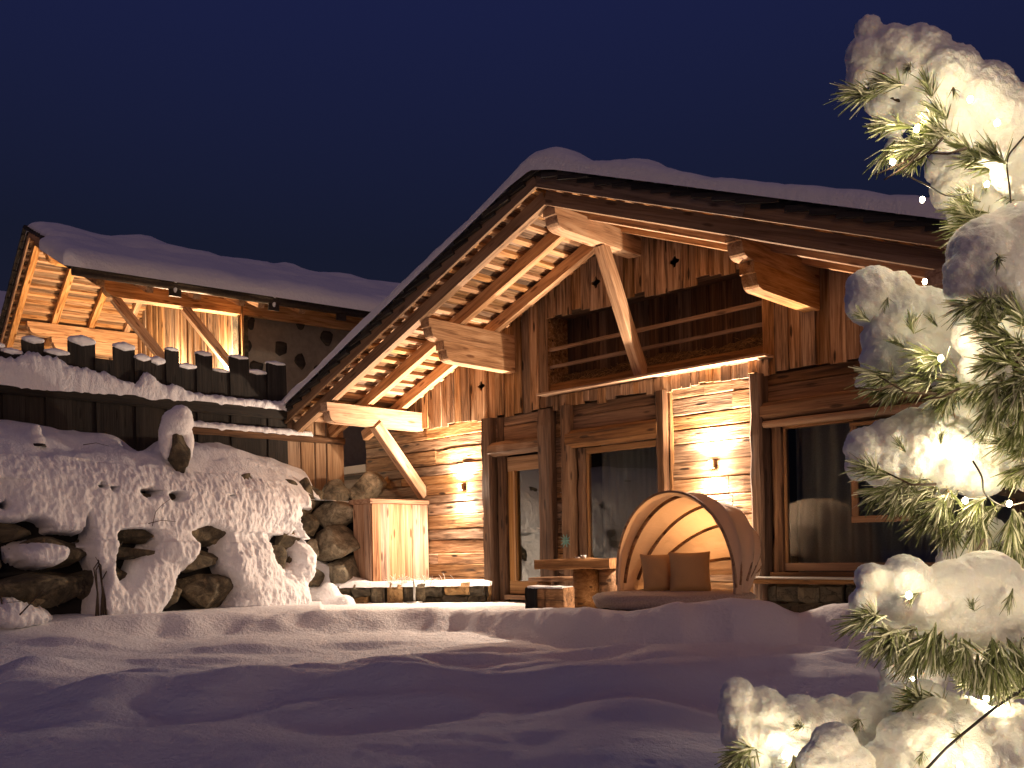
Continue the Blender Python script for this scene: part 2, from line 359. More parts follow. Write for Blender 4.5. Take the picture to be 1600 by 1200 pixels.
def ground_h(px, d):
    u = (px - CX) / F * d
    x = fw.x * d + rt.x * u; y = fw.y * d + rt.y * u
    bd = float(np.interp(px, _bx, _bd)); bz = float(np.interp(px, _bx, _bz))
    bz += .05 * noise.noise(Vector((u * 1.25, 3.1, 0))) + .02 * noise.noise(Vector((u * 3.1, 9.1, 0)))
    bd += .22 * noise.noise(Vector((u * .9, 5.5, 0))) + .16 * noise.noise(Vector((u * 2.3, 2.5, 0)))
    low = -1.20 + .02 * (d - 8)* (1 if d > 8 else .5)
    left = max(0.0, min(1.0, (260 - px) / 230.0)); left = left * left * (3 - 2 * left)
    # berm: steep near side, terrace behind it
    ter = -.90 if px > 500 else -.84
    if d < bd:
        k = (bd - d) / (.75 + .15 * noise.noise(Vector((u * 1.4, 1.7, 0)))); k = max(0, min(1, k)); k = 1 - k * k * (3 - 2 * k)
        zb = low + (bz - low) * k
    else:
        k = min(1, (d - bd) / 1.1); k = k * k * (3 - 2 * k); zb = bz + (ter - bz) * k
    # at the left the berm fades into a smooth rise up to the boulders
    kk = max(0, min(1, (d - 8.0) / 5.0)); zl = -1.17 + .40 * kk * kk
    fr_ = max(0.0, 1 - abs(d - (bd - .35)) / .9)
    zb += fr_ * (.075 * noise.noise(Vector((u * 1.7 + d * .9, d * 1.1, 6.0))) + .03 * noise.noise(Vector((u * 4.1 - d * 1.2, d * 2.5, 2.0))))
    z = zb * (1 - left) + zl * left
    w = 1.0 if d < bd - 1.2 else max(0, (bd - .4 - d) / .8)
    w = max(0, min(1, w))
    for (uc, dc, h, half, near, far, tilt) in RIDGES:
        a = (u - uc)
        if abs(a) > 3 * half: continue
        dd = d - (dc + tilt * a + .10 * noise.noise(Vector((u * 2.0, dc, 0))))
        s = near if dd < 0 else far
        if abs(dd) > 3 * s: continue
        z += w * h * g1(a, half) * g1(dd, s)
    z += .035 * fbm(u * .55, d * .8, 2.0, 3) * (.4 + .6 * w) + .012 * fbm(u * 1.6 + 4, d * 3.2, 5.0, 3) * (.3 + .7 * w)
    z += .007 * noise.noise(Vector((u * 4.5, d * 9, 1.0))) + .004 * noise.noise(Vector((u * 11, d * 22, 3.0)))
    return x, y, z
pxs = np.linspace(-420, 2050, 1000)
ds = np.concatenate([np.linspace(2.2, 9.5, 190), np.linspace(9.54, 15.2, 170), np.linspace(15.3, 19, 30)])
P = np.zeros((len(pxs), len(ds), 3))
for i, px in enumerate(pxs):
    for j, d in enumerate(ds):
        P[i, j] = ground_h(float(px), float(d))
obj("snow_field", grid_mesh("snow_field", P, M['snow'], flip=True), kind="structure")

# ------------------------------------------------------------------ the chalet
X0, SL = -8.57, .395                       # ridge line, pitch
def zr(x): return 4.66 - SL * abs(x - X0)  # underside of the rafters
XL, XR = -14.95, -2.25
chalet = thing("chalet", "timber chalet with snow on its gable roof and a lit front of weathered planks", "chalet", (-9, 11.5, -.9))
S = M['spruce']

def purlin_mesh(w, z0, z1, y0, y1, nose):
    """profile in (y,z) extruded along x, front end carved to a cove"""
    h = z1 - z0
    prof = [(y1, z1), (y0, z1), (y0 + .01, z1 - h * .42), (y0 + .045, z1 - h * .44)]
    for k in range(6):
        a = k / 5 * math.pi / 2
        prof.append((y0 + .05 + nose * (1 - math.cos(a)), z1 - h * .46 - (h * .5) * math.sin(a)))
    prof += [(y0 + .09 + nose, z0), (y1, z0)]
    n = len(prof); vs = []; fs = []
    for sx_ in (-w / 2, w / 2):
        for (y, z) in prof: vs.append((y, sx_, z))     # local: X along the beam
    for k in range(n): fs.append((k, (k + 1) % n, n + (k + 1) % n, n + k))
    fs.append(tuple(range(n))); fs.append(tuple(range(2 * n - 1, n - 1, -1)))
    bm = bmesh.new()
    vv = [bm.verts.new(v) for v in vs]
    for f in fs: bm.faces.new([vv[i] for i in f])
    return bm_mesh("purlin", bm, S)
ROTY = Matrix(((0, -1, 0, 0), (1, 0, 0, 0), (0, 0, 1, 0), (0, 0, 0, 1)))   # local X -> world y
def purlin(x, w, z0, z1, y0, y1=11.43, nose=.12, **kw):
    me = purlin_mesh(w, z0, z1, y0, y1, nose)
    return obj("purlin", me, chalet, Matrix.Translation((x, 0, 0)) @ ROTY, **kw)
purlin(X0, .22, 4.36, 4.655, 9.50)
for xp in (-11.22, -5.74):
    purlin(xp, .20, 3.315, 3.62, 9.50, nose=.10); purlin(xp, .20, 3.0, 3.31, 9.80, nose=.10)
purlin(-13.70, .20, 2.26, 2.60, 9.28, nose=.10)
purlin(-3.40, .20, 2.26, 2.60, 9.28, nose=.10)
# rafters, battens, boarding
def slope_pts(side, y, x_out, dz):
    return Vector((X0 + side * .0, y, zr(X0) + dz)), Vector((x_out, y, zr(x_out) + dz))
for side, xo in ((-1, XL + .06), (1, XR - .06)):
    for y, m in ((9.48, M['spruce_grey']), (10.25, S), (11.02, S)):
        a, b = slope_pts(side, y, xo, .10)
        beam("rafter", chalet, m, a + Vector((side * (.062 if False else .004), 0, 0)), b, .12, .185, segs=5, jit=.003)
    ln = math.hypot(xo - X0, zr(xo) - zr(X0)); nb = int(ln / .31)
    for k in range(nb + 1):
        t = (k * .31 + .10) / ln
        if t > .995: break
        p = Vector((X0 + (xo - X0) * t, 0, zr(X0) + (zr(xo) - zr(X0)) * t + .236))
        beam("batten", chalet, S, (p.x, 9.30, p.z), (p.x, 11.40, p.z), .085, .06, upv=(SL * side, 0, 1), segs=2, jit=.004)
    # roof boarding, one broad board per course
    for k in range(22):
        t0, t1 = k / 22, (k + 1) / 22 - .0006
        a = Vector((X0 + (xo - X0) * (t0 + t1) / 2, 0, 0)); wd = ln * (t1 - t0)
        z = zr(a.x) + .345
        beam("roof_board", chalet, M['plank'], (a.x, 9.31, z), (a.x, 19.6, z), wd, .13, upv=(SL * side, 0, 1))
    # barge boards
    for k in range(2):
        f0, f1 = k / 2, (k + 1) / 2 - .0005
        a = Vector((X0 + (xo + side * .05 - X0) * f0 + (side * .002 if k == 0 else 0), 9.265, 0)); b = Vector((X0 + (xo + side * .05 - X0) * f1, 9.265, 0))
        a.z = zr(a.x) + .30; b.z = zr(b.x) + .30
        beam("barge_board", chalet, M['spruce_grey'], a, b, .045, .19, segs=4, jit=.002)
    # shingles standing past the barge board, each course stepped over the one below
    ns = 22
    for k in range(ns):
        t = (k + .5) / ns
        xc = X0 + (xo + side * .12 - X0) * t
        wd = ln / ns * 1.75
        dirv = Vector((side, 0, -SL)).normalized(); nrm = Vector((SL * side, 0, 1)).normalized()
        tilt = (dirv + nrm * .15).normalized()
        c = Vector((xc, 0, zr(xc) + .40))
        a = c - tilt * wd / 2; b = c + tilt * wd / 2
        y0 = 9.19 + R.uniform(-.025, .025)
        for row in range(2):
            me = board_mesh(wd, .30, .06, M['shingle'], 2, .006)
            yy = y0 + .15 + row * .31
            obj("shingle", me, chalet, frame((a.x, yy, a.z), b - a, tuple(nrm)))
    # plain roof sheet under the snow farther back
    a0, b0 = Vector((X0, 0, zr(X0) + .45)), Vector((xo, 0, zr(xo) + .45))
    beam("roof_sheet", chalet, M['shingle'], (a0.x, 14.85, a0.z), (b0.x, 14.85, b0.z), 9.5, .05)
beam("ridge_board", chalet, M['shingle'], (X0 - .42, 9.75, zr(X0 - .42) + .50), (X0 + .07, 9.75, zr(X0 - .42) + .50 + .49 * SL), 1.2, .05, segs=2, jit=.006)

# braces
beam("brace", chalet, S, (X0, 10.62, 4.37), (X0 + .06, 11.44, 2.60), .19, .17, upv=(1, 0, 0), segs=3, jit=.004, cham=.015)
beam("brace", chalet, S, (-13.66, 10.36, 2.30), (-13.66, 11.46, 1.06), .20, .18, upv=(1, 0, 0), segs=3, jit=.004, cham=.015)

# gable planks
OPX0, OPX1, OPZ0, OPZ1 = -10.40, -6.47, 2.52, 3.77
def gplank(x0, x1, z0, z1l, z1r, y, m=None):
    """upright plank; top follows the roof slope (z1l / z1r at its edges); local X is up"""
    w = x1 - x0; t = .035; n = 4; vs = []; fs = []
    for i in range(n + 1):
        f = i / n; jl, jr = R.uniform(-.006, .006), R.uniform(-.006, .006)
        zl, zr_ = z0 + (z1l - z0) * f, z0 + (z1r - z0) * f
        vs += [(zl, jl, 0), (zr_, w + jr, 0), (zr_, w + jr, t), (zl, jl, t)]
    for i in range(n):
        for k in range(4): fs.append((i * 4 + k, i * 4 + (k + 1) % 4, i * 4 + 4 + (k + 1) % 4, i * 4 + 4 + k))
    fs += [(3, 2, 1, 0), (4 * n, 4 * n + 1, 4 * n + 2, 4 * n + 3)]
    bm = bmesh.new(); vv = [bm.verts.new(v) for v in vs]
    for f in fs: bm.faces.new([vv[i] for i in f])
    me = bm_mesh("gable_plank", bm, m or M['plank'])
    # local X up, local Y = +x, local Z = into the wall (+y) -> handedness: X=z, Y=x, Z=y
    mw = Matrix(((0, 1, 0, x0), (0, 0, 1, y), (1, 0, 0, 0), (0, 0, 0, 1)))
    return obj("gable_plank", me, chalet, mw)
QUAT = [(-11.96, 2.88), (-9.32, 4.14), (-7.85, 4.13), (-5.15, 2.90)]
def quat_plank(x0, x1, z0, z1, y, hx, hz, r):
    """plank with a clover-shaped hole cut right through"""
    bm = bmesh.new()
    outer = [(x0, z0), (x1, z0), (x1, z1), (x0, z1)]
    inner = []
    for k in range(24):
        a = k / 24 * 2 * math.pi; rr = r * (.86 + .24 * math.cos(4 * a))
        inner.append((hx + rr * math.cos(a), hz + rr * math.sin(a)))
    es = []
    for loop in (outer, inner):
        vv = [bm.verts.new((p[1], p[0] - x0, 0)) for p in loop]
        es += [bm.edges.new((vv[i], vv[(i + 1) % len(vv)])) for i in range(len(vv))]
    bmesh.ops.triangle_fill(bm, use_beauty=True, use_dissolve=False, edges=es)
    r_ = bmesh.ops.extrude_face_region(bm, geom=bm.faces[:])
    for v in [g for g in r_['geom'] if isinstance(g, bmesh.types.BMVert)]: v.co.z += .035
    me = bm_mesh("gable_plank", bm, M['plank'])
    obj("gable_plank", me, chalet, Matrix(((0, 1, 0, x0), (0, 0, 1, y), (1, 0, 0, 0), (0, 0, 0, 1))))
x = -14.0; k = 0; cuts = []
while x < -3.0:
    w = R.uniform(.15, .24)
    x1 = min(x + w, -3.0)
    for q in QUAT:                       # planks with a hole are set round it
        if x < q[0] < x1 or abs(x - q[0]) < .13 or abs(x1 - q[0]) < .13:
            pass
    cuts.append((x, x1)); x = x1
segs = []
for q in QUAT: segs.append((q[0] - .13, q[0] + .13, q))
edges = [-14.0]
x = -14.0
stops = sorted([(s[0], s[1]) for s in segs] + [(OPX0, OPX0), (OPX1, OPX1)])
for a, b in stops + [(-3.0, -3.0)]:
    span = a - x; n = max(1, round(span / .195))
    ww = [R.uniform(.75, 1.25) for _ in range(n)]; tot = sum(ww)
    for w in ww: x += span * w / tot; edges.append(x)
    if b > a: edges.append(b); x = b
for i in range(len(edges) - 1):
    x0, x1 = edges[i] + .002, edges[i + 1] - .002
    if x1 - x0 < .03: continue
    xm = (x0 + x1) / 2; y = 11.40 + (.028 if i % 2 else 0) + R.uniform(0, .006)
    tl, tr = zr(x0) + .24, zr(x1) + .24
    quat = [q for q in QUAT if x0 < q[0] < x1]
    over = OPX0 - .01 < xm < OPX1 + .01
    zb = OPZ1 + R.choice([-.05, -.02, 0, .03, .05]) if over else 2.29 + R.uniform(-.03, .035)
    if quat: quat_plank(x0, x1, zb, min(tl, tr), 11.395, quat[0][0], quat[0][1], .085)
    else: gplank(x0, x1, zb, tl, tr, y)
# short planks below the hay ledge
x = OPX0 + .01
while x < OPX1 + .1:
    w = R.uniform(.11, .19)
    gplank(x, x + w - .004, 2.29 + R.uniform(-.06, .04), 2.48, 2.48, 11.36 + R.uniform(0, .025), R.choice([M['plank'], M['plank'], M['spruce_grey']])); x += w
# loft recess
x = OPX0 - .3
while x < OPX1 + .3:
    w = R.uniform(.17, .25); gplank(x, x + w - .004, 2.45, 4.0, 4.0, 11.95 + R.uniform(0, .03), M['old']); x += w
for sx_ in (OPX0 - .02, OPX1 + .02): box("recess_side", chalet, M['plank'], (sx_ - .02, 11.445, 2.53), (sx_ + .02, 11.94, 3.9))
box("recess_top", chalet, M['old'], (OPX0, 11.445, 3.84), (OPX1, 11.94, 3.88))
beam("ledge", chalet, S, (OPX0 - .05, 11.56, 2.51), (OPX1 + .16, 11.56, 2.51), .72, .03, segs=6, jit=.004)
for z in (3.27, 2.98): beam("slat", chalet, M['spruce_grey'], (OPX0, 11.50, z), (OPX1, 11.50, z + .005), .04, .055, segs=5, jit=.004)
beam("loft_beam", chalet, M['lintel'], (OPX0, 11.56, 2.62), (OPX1, 11.56, 2.62), .16, .17, segs=8, jit=.014, cham=.05)
# dark lining behind planks
obj("gable_lining", mesh("gable_lining", [(-13.6,12.04,2.3),(-3.5,12.04,2.3),(X0,12.04,zr(X0)+.2),(-13.6,12.1,2.3),(-3.5,12.1,2.3),(X0,12.1,zr(X0)+.2)],[(0,1,2),(5,4,3),(0,3,4,1),(1,4,5,2),(2,5,3,0)],M['black']),chalet)
box("gable_lining", chalet, M['black'], (-14.0, 11.50, 2.30), (OPX0 - .05, 11.54, 2.85)) if False else None

# log-like wall boards
def wall(x0, x1, z0, z1, n, y=11.45, m=None, t=.09):
    hs = [R.uniform(.6, 1.4) for _ in range(n)]; tot = sum(hs); z = z0
    for h in hs:
        hh = (z1 - z0) * h / tot
        yy = y + R.uniform(-.012, .012)
        cuts_ = [x0] + ([R.uniform(x0 + .5, x1 - .35)] if x1 - x0 > 1.2 and m is None and R.random() < .6 else []) + [x1]
        for q in range(len(cuts_) - 1):
            yq = yy + R.uniform(-.006, .006)
            beam("wall_board", chalet, m or M['board'], (cuts_[q] + (.004 if q else 0), yq + t / 2, z + hh / 2), (cuts_[q + 1], yq + t / 2, z + hh / 2), t, hh - .006, segs=max(4, int((cuts_[q + 1] - cuts_[q]) / .3)), jit=.005, cham=.014)
        z += hh
wall(-15.45, -11.90, -.85, 2.34, 15)
wall(-10.28, -10.09, -.85, 2.30, 15, y=11.46)
wall(-7.97, -6.59, -.95, 2.31, 15)
wall(-11.70, -10.56, 1.855, 2.30, 2, y=11.46, m=M['lintel']); wall(-9.90, -8.19, 1.885, 2.30, 2, y=11.46, m=M['lintel']); wall(-6.43, -3.0, 1.905, 2.30, 2, y=11.46, m=M['lintel'])
def lintel(x0, x1, z0, z1, y0, y1): beam("lintel", chalet, M['lintel'], (x0, (y0 + y1) / 2, (z0 + z1) / 2), (x1, (y0 + y1) / 2, (z0 + z1) / 2), y1 - y0, z1 - z0, segs=6, jit=.008, cham=.06)
lintel(-11.74, -10.55, 1.61, 1.85, 11.30, 11.5); lintel(-9.97, -8.17, 1.60, 1.88, 11.32, 11.5); lintel(-6.45, -3.1, 1.66, 1.90, 11.29, 11.5)
beam("lintel_trim", chalet, M['frame'], (-6.42, 11.36, 1.60), (-3.1, 11.36, 1.60), .16, .09, segs=6, jit=.003, cham=.03)
def post(x0, x1, y0, y1=11.56, z0=-1.0, z1=2.29, m='old'):
    beam("post", chalet, M[m], ((x0 + x1) / 2, (y0 + y1) / 2, z0), ((x0 + x1) / 2, (y0 + y1) / 2, z1), x1 - x0, y1 - y0, upv=(0, -1, 0), segs=12, jit=.009, cham=.035)
post(-11.93, -11.68, 11.31); post(-11.655, -11.47, 11.43, m='old')
post(-10.58, -10.28, 11.31); post(-10.09, -9.88, 11.33, m='lintel'); post(-9.865, -9.715, 11.48, 11.6, z1=1.6, m='lintel')
post(-8.20, -8.02, 11.33); post(-8.015, -7.965, 11.41, m='lintel'); post(-6.61, -6.42, 11.27); post(-6.405, -6.27, 11.46, 11.6, z1=1.62, m='lintel')
post(-3.35, -3.0, 11.3)

# windows: window > frame pieces, pane
def window(name, x0, x1, z0, z1, y, fwid, fbot=None, ftop=None, d=.09, **kw):
    fbot = fwid if fbot is None else fbot; ftop = fwid if ftop is None else ftop
    me = mesh("pane", [(x0, y + .03, z0), (x1, y + .03, z0), (x1, y + .03, z1), (x0, y + .03, z1), (x0, y + .036, z0), (x1, y + .036, z0), (x1, y + .036, z1), (x0, y + .036, z1)],
              [(0, 1, 2, 3), (5, 4, 7, 6), (1, 5, 6, 2), (4, 0, 3, 7), (3, 2, 6, 7), (4, 5, 1, 0)], M['glass'])
    w = beam(name, chalet, M['frame'], (x0 - fwid, y + d / 2, z0 - fbot / 2), (x1 + fwid, y + d / 2, z0 - fbot / 2), d, fbot, cham=.008)
    obj("pane", me, w)
    beam("frame_top", w, M['frame'], (x0 - fwid, y + d / 2, z1 + ftop / 2), (x1 + fwid, y + d / 2, z1 + ftop / 2), d, ftop, cham=.008)
    for xx in (x0 - fwid / 2, x1 + fwid / 2):
        beam("frame_side", w, M['frame'], (xx, y + d / 2, z0 + .001), (xx, y + d / 2, z1 - .001), fwid, d, upv=(0, -1, 0), cham=.008)
    return w
dr = window("door", -11.25, -10.62, -.55, 1.34, 11.50, .20, .22, .25, .10)
beam("door_moulding", dr, M['frame'], (-11.275, 11.48, -.54), (-11.275, 11.48, 1.34), .035, .03, upv=(0, -1, 0))
beam("handle", dr, M['steel'], (-10.72, 11.44, .34), (-10.63, 11.44, .34), .02, .02)
window("window", -9.66, -8.22, -.30, 1.50, 11.53, .045, .10, .10)
w3 = window("window", -6.22, -3.45, -.26, 1.54, 11.54, .045, .11, .06)
beam("bottom_rail", chalet, M['lintel'], (-6.41, 11.45, -.405), (-3.35, 11.45, -.405), .12, .055, segs=4, jit=.002)
window("casement", -5.22, -4.25, .33, 1.47, 11.49, .085, .085, .05, .06)
beam("sill", chalet, M['steel'], (-6.60, 11.28, -.447), (-3.3, 11.28, -.447), .42, .022)
beam("sill_board", chalet, M['lintel'], (-6.58, 11.29, -.492), (-3.3, 11.29, -.492), .38, .06)
box("threshold", chalet, M['lintel'], (-11.45, 11.36, -.86), (-10.57, 11.52, -.785))
# stone base under the window
sx_ = -6.62
while sx_ < -3.3:
    w = R.uniform(.25, .5)
    for z0, z1 in ((-1.02, -.78), (-.775, -.525)):
        beam("base_stone", chalet, M['stone_dark'], (sx_, 11.42, (z0 + z1) / 2), (sx_ + w - .015, 11.42, (z0 + z1) / 2), .14 + R.uniform(0, .05), z1 - z0 - .01, segs=3, jit=.02, cham=.04)
    sx_ += w
# rest of the body
box("partition", chalet, M['black'], (-15.3, 12.6, -1.2), (-3.0, 12.66, 2.4))
box("loft_floor", chalet, M['old'], (-15.2, 11.56, 2.36), (-3.0, 19.0, 2.44))
box("side_wall", chalet, M['board'], (-15.42, 11.56, -1.2), (-15.30, 19.4, 2.3)); box("side_wall", chalet, M['board'], (-3.0, 11.44, -1.2), (-2.88, 19.4, 2.55))
box("back_wall", chalet, M['board'], (-15.3, 19.3, -1.2), (-3.0, 19.4, 2.3))
box("plaster_wall", chalet, M['plaster'], (-16.6, 11.47, .2), (-15.46, 11.56, 1.62)); box("plaster_band", chalet, M['steel'], (-16.6, 11.45, 1.625), (-15.46, 11.56, 1.78)); box("dark_band", chalet, M['dark'], (-16.6, 11.44, 1.50), (-15.44, 11.47, 1.58))

# curtains
def curtain(x0, x1, z0, z1, y, amp, per, label):
    n = int((x1 - x0) / .02); PP = np.zeros((n, 8, 3)); ph = 0
    for i in range(n):
        xx = x0 + (x1 - x0) * i / (n - 1); ph += .02 / per * 2 * math.pi * (1 + .5 * noise.noise(Vector((xx * 2, 0, 3))))
        for j in range(8):
            f = j / 7; PP[i, j] = (xx, y + amp * math.sin(ph) * (.75 + .25 * f) + .012 * noise.noise(Vector((xx * 3, f * 2, 0))), z1 + (z0 - z1) * f)
    tag(obj("curtain", grid_mesh("curtain", PP, M['curtain'])), label, "curtain", "curtains behind the chalet's glass")
curtain(-9.66, -8.2, -.6, 1.75, 11.85, .035, .13, "grey pleated curtain behind the middle window, between the door and the canopy bed")
curtain(-6.3, -3.4, -.6, 1.75, 11.95, .05, .24, "dark pleated curtain behind the wide right-hand window beside the snowy pine")
curtain(-11.3, -10.5, -.7, 1.75, 12.1, .03, .15, "dark curtain behind the narrow glass door left of the table")

# hay in the loft: loose stalks (uncountable) over a dark matted heap
bm = bmesh.new()
for k in range(900):
    xx = R.uniform(OPX0 + .1, OPX1 - .05); yy = R.uniform(11.52, 11.9); hmax = .30 + .12 * noise.noise(Vector((xx * 1.3, 0, 0)))
    zz = 2.53 + R.random() ** .7 * hmax
    a = R.uniform(0, 6.28); el = R.gauss(0, .45); l = R.uniform(.05, .22)
    d = Vector((math.cos(a) * math.cos(el), math.sin(a) * math.cos(el) * .4, math.sin(el)))
    p = Vector((xx, yy, zz)); s_ = Vector((0, 0, 1)).cross(d).normalized() * .003
    if s_.length < .001: continue
    v = [bm.verts.new(p - s_), bm.verts.new(p + s_), bm.verts.new(p + d * l + Vector((0, 0, .003))), bm.verts.new(p + d * l * .5 + Vector((0, 0, .008)))]
    bm.faces.new((v[0], v[1], v[2])); bm.faces.new((v[0], v[2], v[3]))
for k in range(60):
    xx = R.uniform(OPX0 + .1, OPX1); p = Vector((xx, R.uniform(11.22, 11.45), 2.53)); a = R.uniform(0, 6.28); d = Vector((math.cos(a), math.sin(a) * .5, R.uniform(0, .5))); l = R.uniform(.05, .14)
    v = [bm.verts.new(p), bm.verts.new(p + Vector((0, .004, .004))), bm.verts.new(p + d * l)]; bm.faces.new(v)
tag(obj("hay", bm_mesh("hay", bm, M['straw'])), "loose golden hay stalks on the loft ledge under the gable", "hay", kind="stuff")
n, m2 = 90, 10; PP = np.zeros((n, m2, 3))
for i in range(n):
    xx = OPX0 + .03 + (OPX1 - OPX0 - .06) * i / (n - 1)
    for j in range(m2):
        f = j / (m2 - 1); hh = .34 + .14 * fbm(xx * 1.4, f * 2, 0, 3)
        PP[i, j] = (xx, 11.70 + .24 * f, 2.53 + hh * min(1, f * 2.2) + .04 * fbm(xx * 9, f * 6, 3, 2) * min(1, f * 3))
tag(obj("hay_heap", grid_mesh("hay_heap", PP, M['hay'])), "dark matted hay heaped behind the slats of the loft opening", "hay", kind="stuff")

# snow slab helper: base surface (u,v) with rounded edges
def snow_slab(name, basef, U, V, T, edge, mat, label, nrm=(0, 0, 1), lump=.05, bumps=(), seed=0.0, sides=(1, 1, 1, 1), overhang=0.0):
    us = np.array(U); vs = np.array(V); P = np.zeros((len(us) + 2, len(vs) + 2, 3)); nv = Vector(nrm)
    u0, u1, v0, v1 = us[0], us[-1], vs[0], vs[-1]
    ue = np.concatenate([[us[0]], us, [us[-1]]]); ve = np.concatenate([[vs[0]], vs, [vs[-1]]])
    for i, u in enumerate(ue):
        for j, v in enumerate(ve):
            skirt = i in (0, len(ue) - 1) or j in (0, len(ve) - 1)
            k = 1.0
            for d, on in ((u - u0, sides[0]), (u1 - u, sides[1]), (v - v0, sides[2]), (v1 - v, sides[3])):
                if on and d < edge:
                    q = 1 - d / edge; k = min(k, math.sqrt(max(0, 1 - q * q)))
            t = T * (.30 + .70 * k) + lump * fbm(u * .8, v * .8, seed, 3) * k + .02 * fbm(u * 4, v * 4, seed + 3, 3)
            for (bu, bv, bh, bs) in bumps: t += bh * math.exp(-((u - bu) ** 2 + (v - bv) ** 2) / (2 * bs * bs))
            if skirt: t = -.025
            p = Vector(basef(u, v)) + nv * t
            P[i, j] = p
    return tag(obj(name, grid_mesh(name, P, mat)), label, "snow", kind="stuff")
def edge_space(a, b, step, e, n):
    mid = np.arange(a + e, b - e, step)
    lo = a + e * (1 - np.cos(np.linspace(0, math.pi / 2, n))); hi = b - e * (1 - np.cos(np.linspace(math.pi / 2, 0, n)))
    return np.concatenate([lo, mid[1:], hi])
Us = edge_space(XL - .05, XR + .05, .08, .3, 7); Vs = edge_space(9.14, 19.5, .22, .32, 9)
snow_slab("roof_snow", lambda u, v: (u, v, zr(u) + .468 - .05 * max(0, 1 - abs(u - X0) / .4)), Us, Vs, .20, .24, M['snow_roof'], "thick snow lying on both slopes of the chalet roof", lump=.065,
          bumps=((X0 + .22, 9.6, .17, .30), (-7.05, 9.7, .20, .26), (-12.6, 9.6, .05, .5)))

# wall lamps
def wall_lamp(x, z, label, p):
    t = thing("wall_lamp", label, "lamp", (x, 11.44, z - .06), 0, "up and down lights on the chalet front")
    beam("lamp_body", t, M['rust'], (x, 11.38, z - .055), (x, 11.38, z + .055), .085, .085, upv=(0, -1, 0), cham=.012)
    beam("lamp_bracket", t, M['rust'], (x, 11.42, z - .02), (x, 11.47, z - .02), .05, .05)
    for sgn, nm in ((1, "lens"), (-1, "lens")):
        zz = z + sgn * .057
        vs = [(x + .030 * math.cos(a), 11.38 + .030 * math.sin(a), zz) for a in np.linspace(0, 2 * math.pi, 13)[:-1]]
        me = mesh("lens", vs, [tuple(range(12)) if sgn > 0 else tuple(reversed(range(12)))], M['lampglass']); obj("lens", me, t)
        ld = bpy.data.lights.new("wall_lamp_beam", 'SPOT'); ld.energy = p * (1.1 if sgn > 0 else .60); ld.color = WARM; ld.shadow_soft_size = .03
        ld.spot_size = math.radians(168); ld.spot_blend = .85
        lo = bpy.data.objects.new("lamp_beam", ld)
        mw = Matrix.Translation((x, 11.352, z + sgn * .075)) @ Matrix.Rotation(math.radians(180 + 14) if sgn > 0 else math.radians(-30), 4, 'X')
        link(lo, t, mw)
    lg = bpy.data.lights.new("wall_lamp_glow", 'POINT'); lg.energy = p * .09; lg.color = WARM; lg.shadow_soft_size = .05
    link(bpy.data.objects.new("lamp_glow", lg), t, Matrix.Translation((x, 11.27, z)))
wall_lamp(-12.52, 1.14, "small up-and-down wall lamp glowing on the boards above the planter, left of the door", 1000)
wall_lamp(-7.27, 1.14, "small up-and-down wall lamp glowing on the boards above the canopy bed", 1000)

# ------------------------------------------------------------------ retaining wall of boulders
def wall_x(y, z): return -13.22 - .13 * (y - 4.0) - .20 * (z + .9)
def on_wall(px, py, off=0.0):
    r = ray(px, py); d = 15.0
    for _ in range(30):
        p = r * d; f = p.x - (wall_x(p.y, p.z) + off)
        p2 = r * (d + .01); g = (p2.x - (wall_x(p2.y, p2.z) + off)) - f
        d -= f / (g / .01)
    return r * d
def rock_mesh(name, sx, sy, sz, mat, rnd, sub=4, cuts=22, rough=.04):
    bm = bmesh.new(); bmesh.ops.create_icosphere(bm, subdivisions=sub, radius=1.0)
    pl = []
    for _ in range(cuts):
        n = Vector((rnd.gauss(0, 1), rnd.gauss(0, 1), rnd.gauss(0, 1))).normalized(); pl.append((n, rnd.uniform(.48, .86)))
    so = rnd.uniform(0, 90)
    for v in bm.verts:
        for n, d in pl:
            k = v.co.dot(n) - d
            if k > 0: v.co -= n * k * .985
        q = v.co
        v.co += q.normalized() * (rough * 1.6 * noise.noise(q * 1.6 + Vector((so, 0, 0))) + rough * noise.noise(q * 4.2 + Vector((0, so, 0))) + rough * .5 * noise.noise(q * 9 + Vector((0, 0, so))))
        v.co.x *= sx; v.co.y *= sy; v.co.z *= sz
    return bm_mesh(name, bm, mat, True)
rw = thing("retaining_wall", "retaining wall of stacked boulders half buried in blown snow", "wall", (-13.6, 7.5, -1.0))
RR = random.Random(5)
def boulder(px, py, w, h, m='stone', off=-.22, rot=None):
    p = on_wall(px, py); d = p.dot(fw)
    # sizes in the picture to metres; the wall runs obliquely, so widths along it are longer
    W, H = w / F * d, h / F * d
    ang = math.atan2(1, -.13)
    mw = Matrix.Translation(p + Vector((off, 0, 0))) @ Matrix.Rotation(ang, 4, 'Z') @ Matrix.Rotation(rot if rot is not None else RR.uniform(-.15, .15), 4, 'Y')
    me = rock_mesh("boulder", W / 2 * 1.46, max(.26, min(.5, W * .5)), H / 2 * 1.30, M[m], RR)
    return obj("boulder", me, rw, mw)
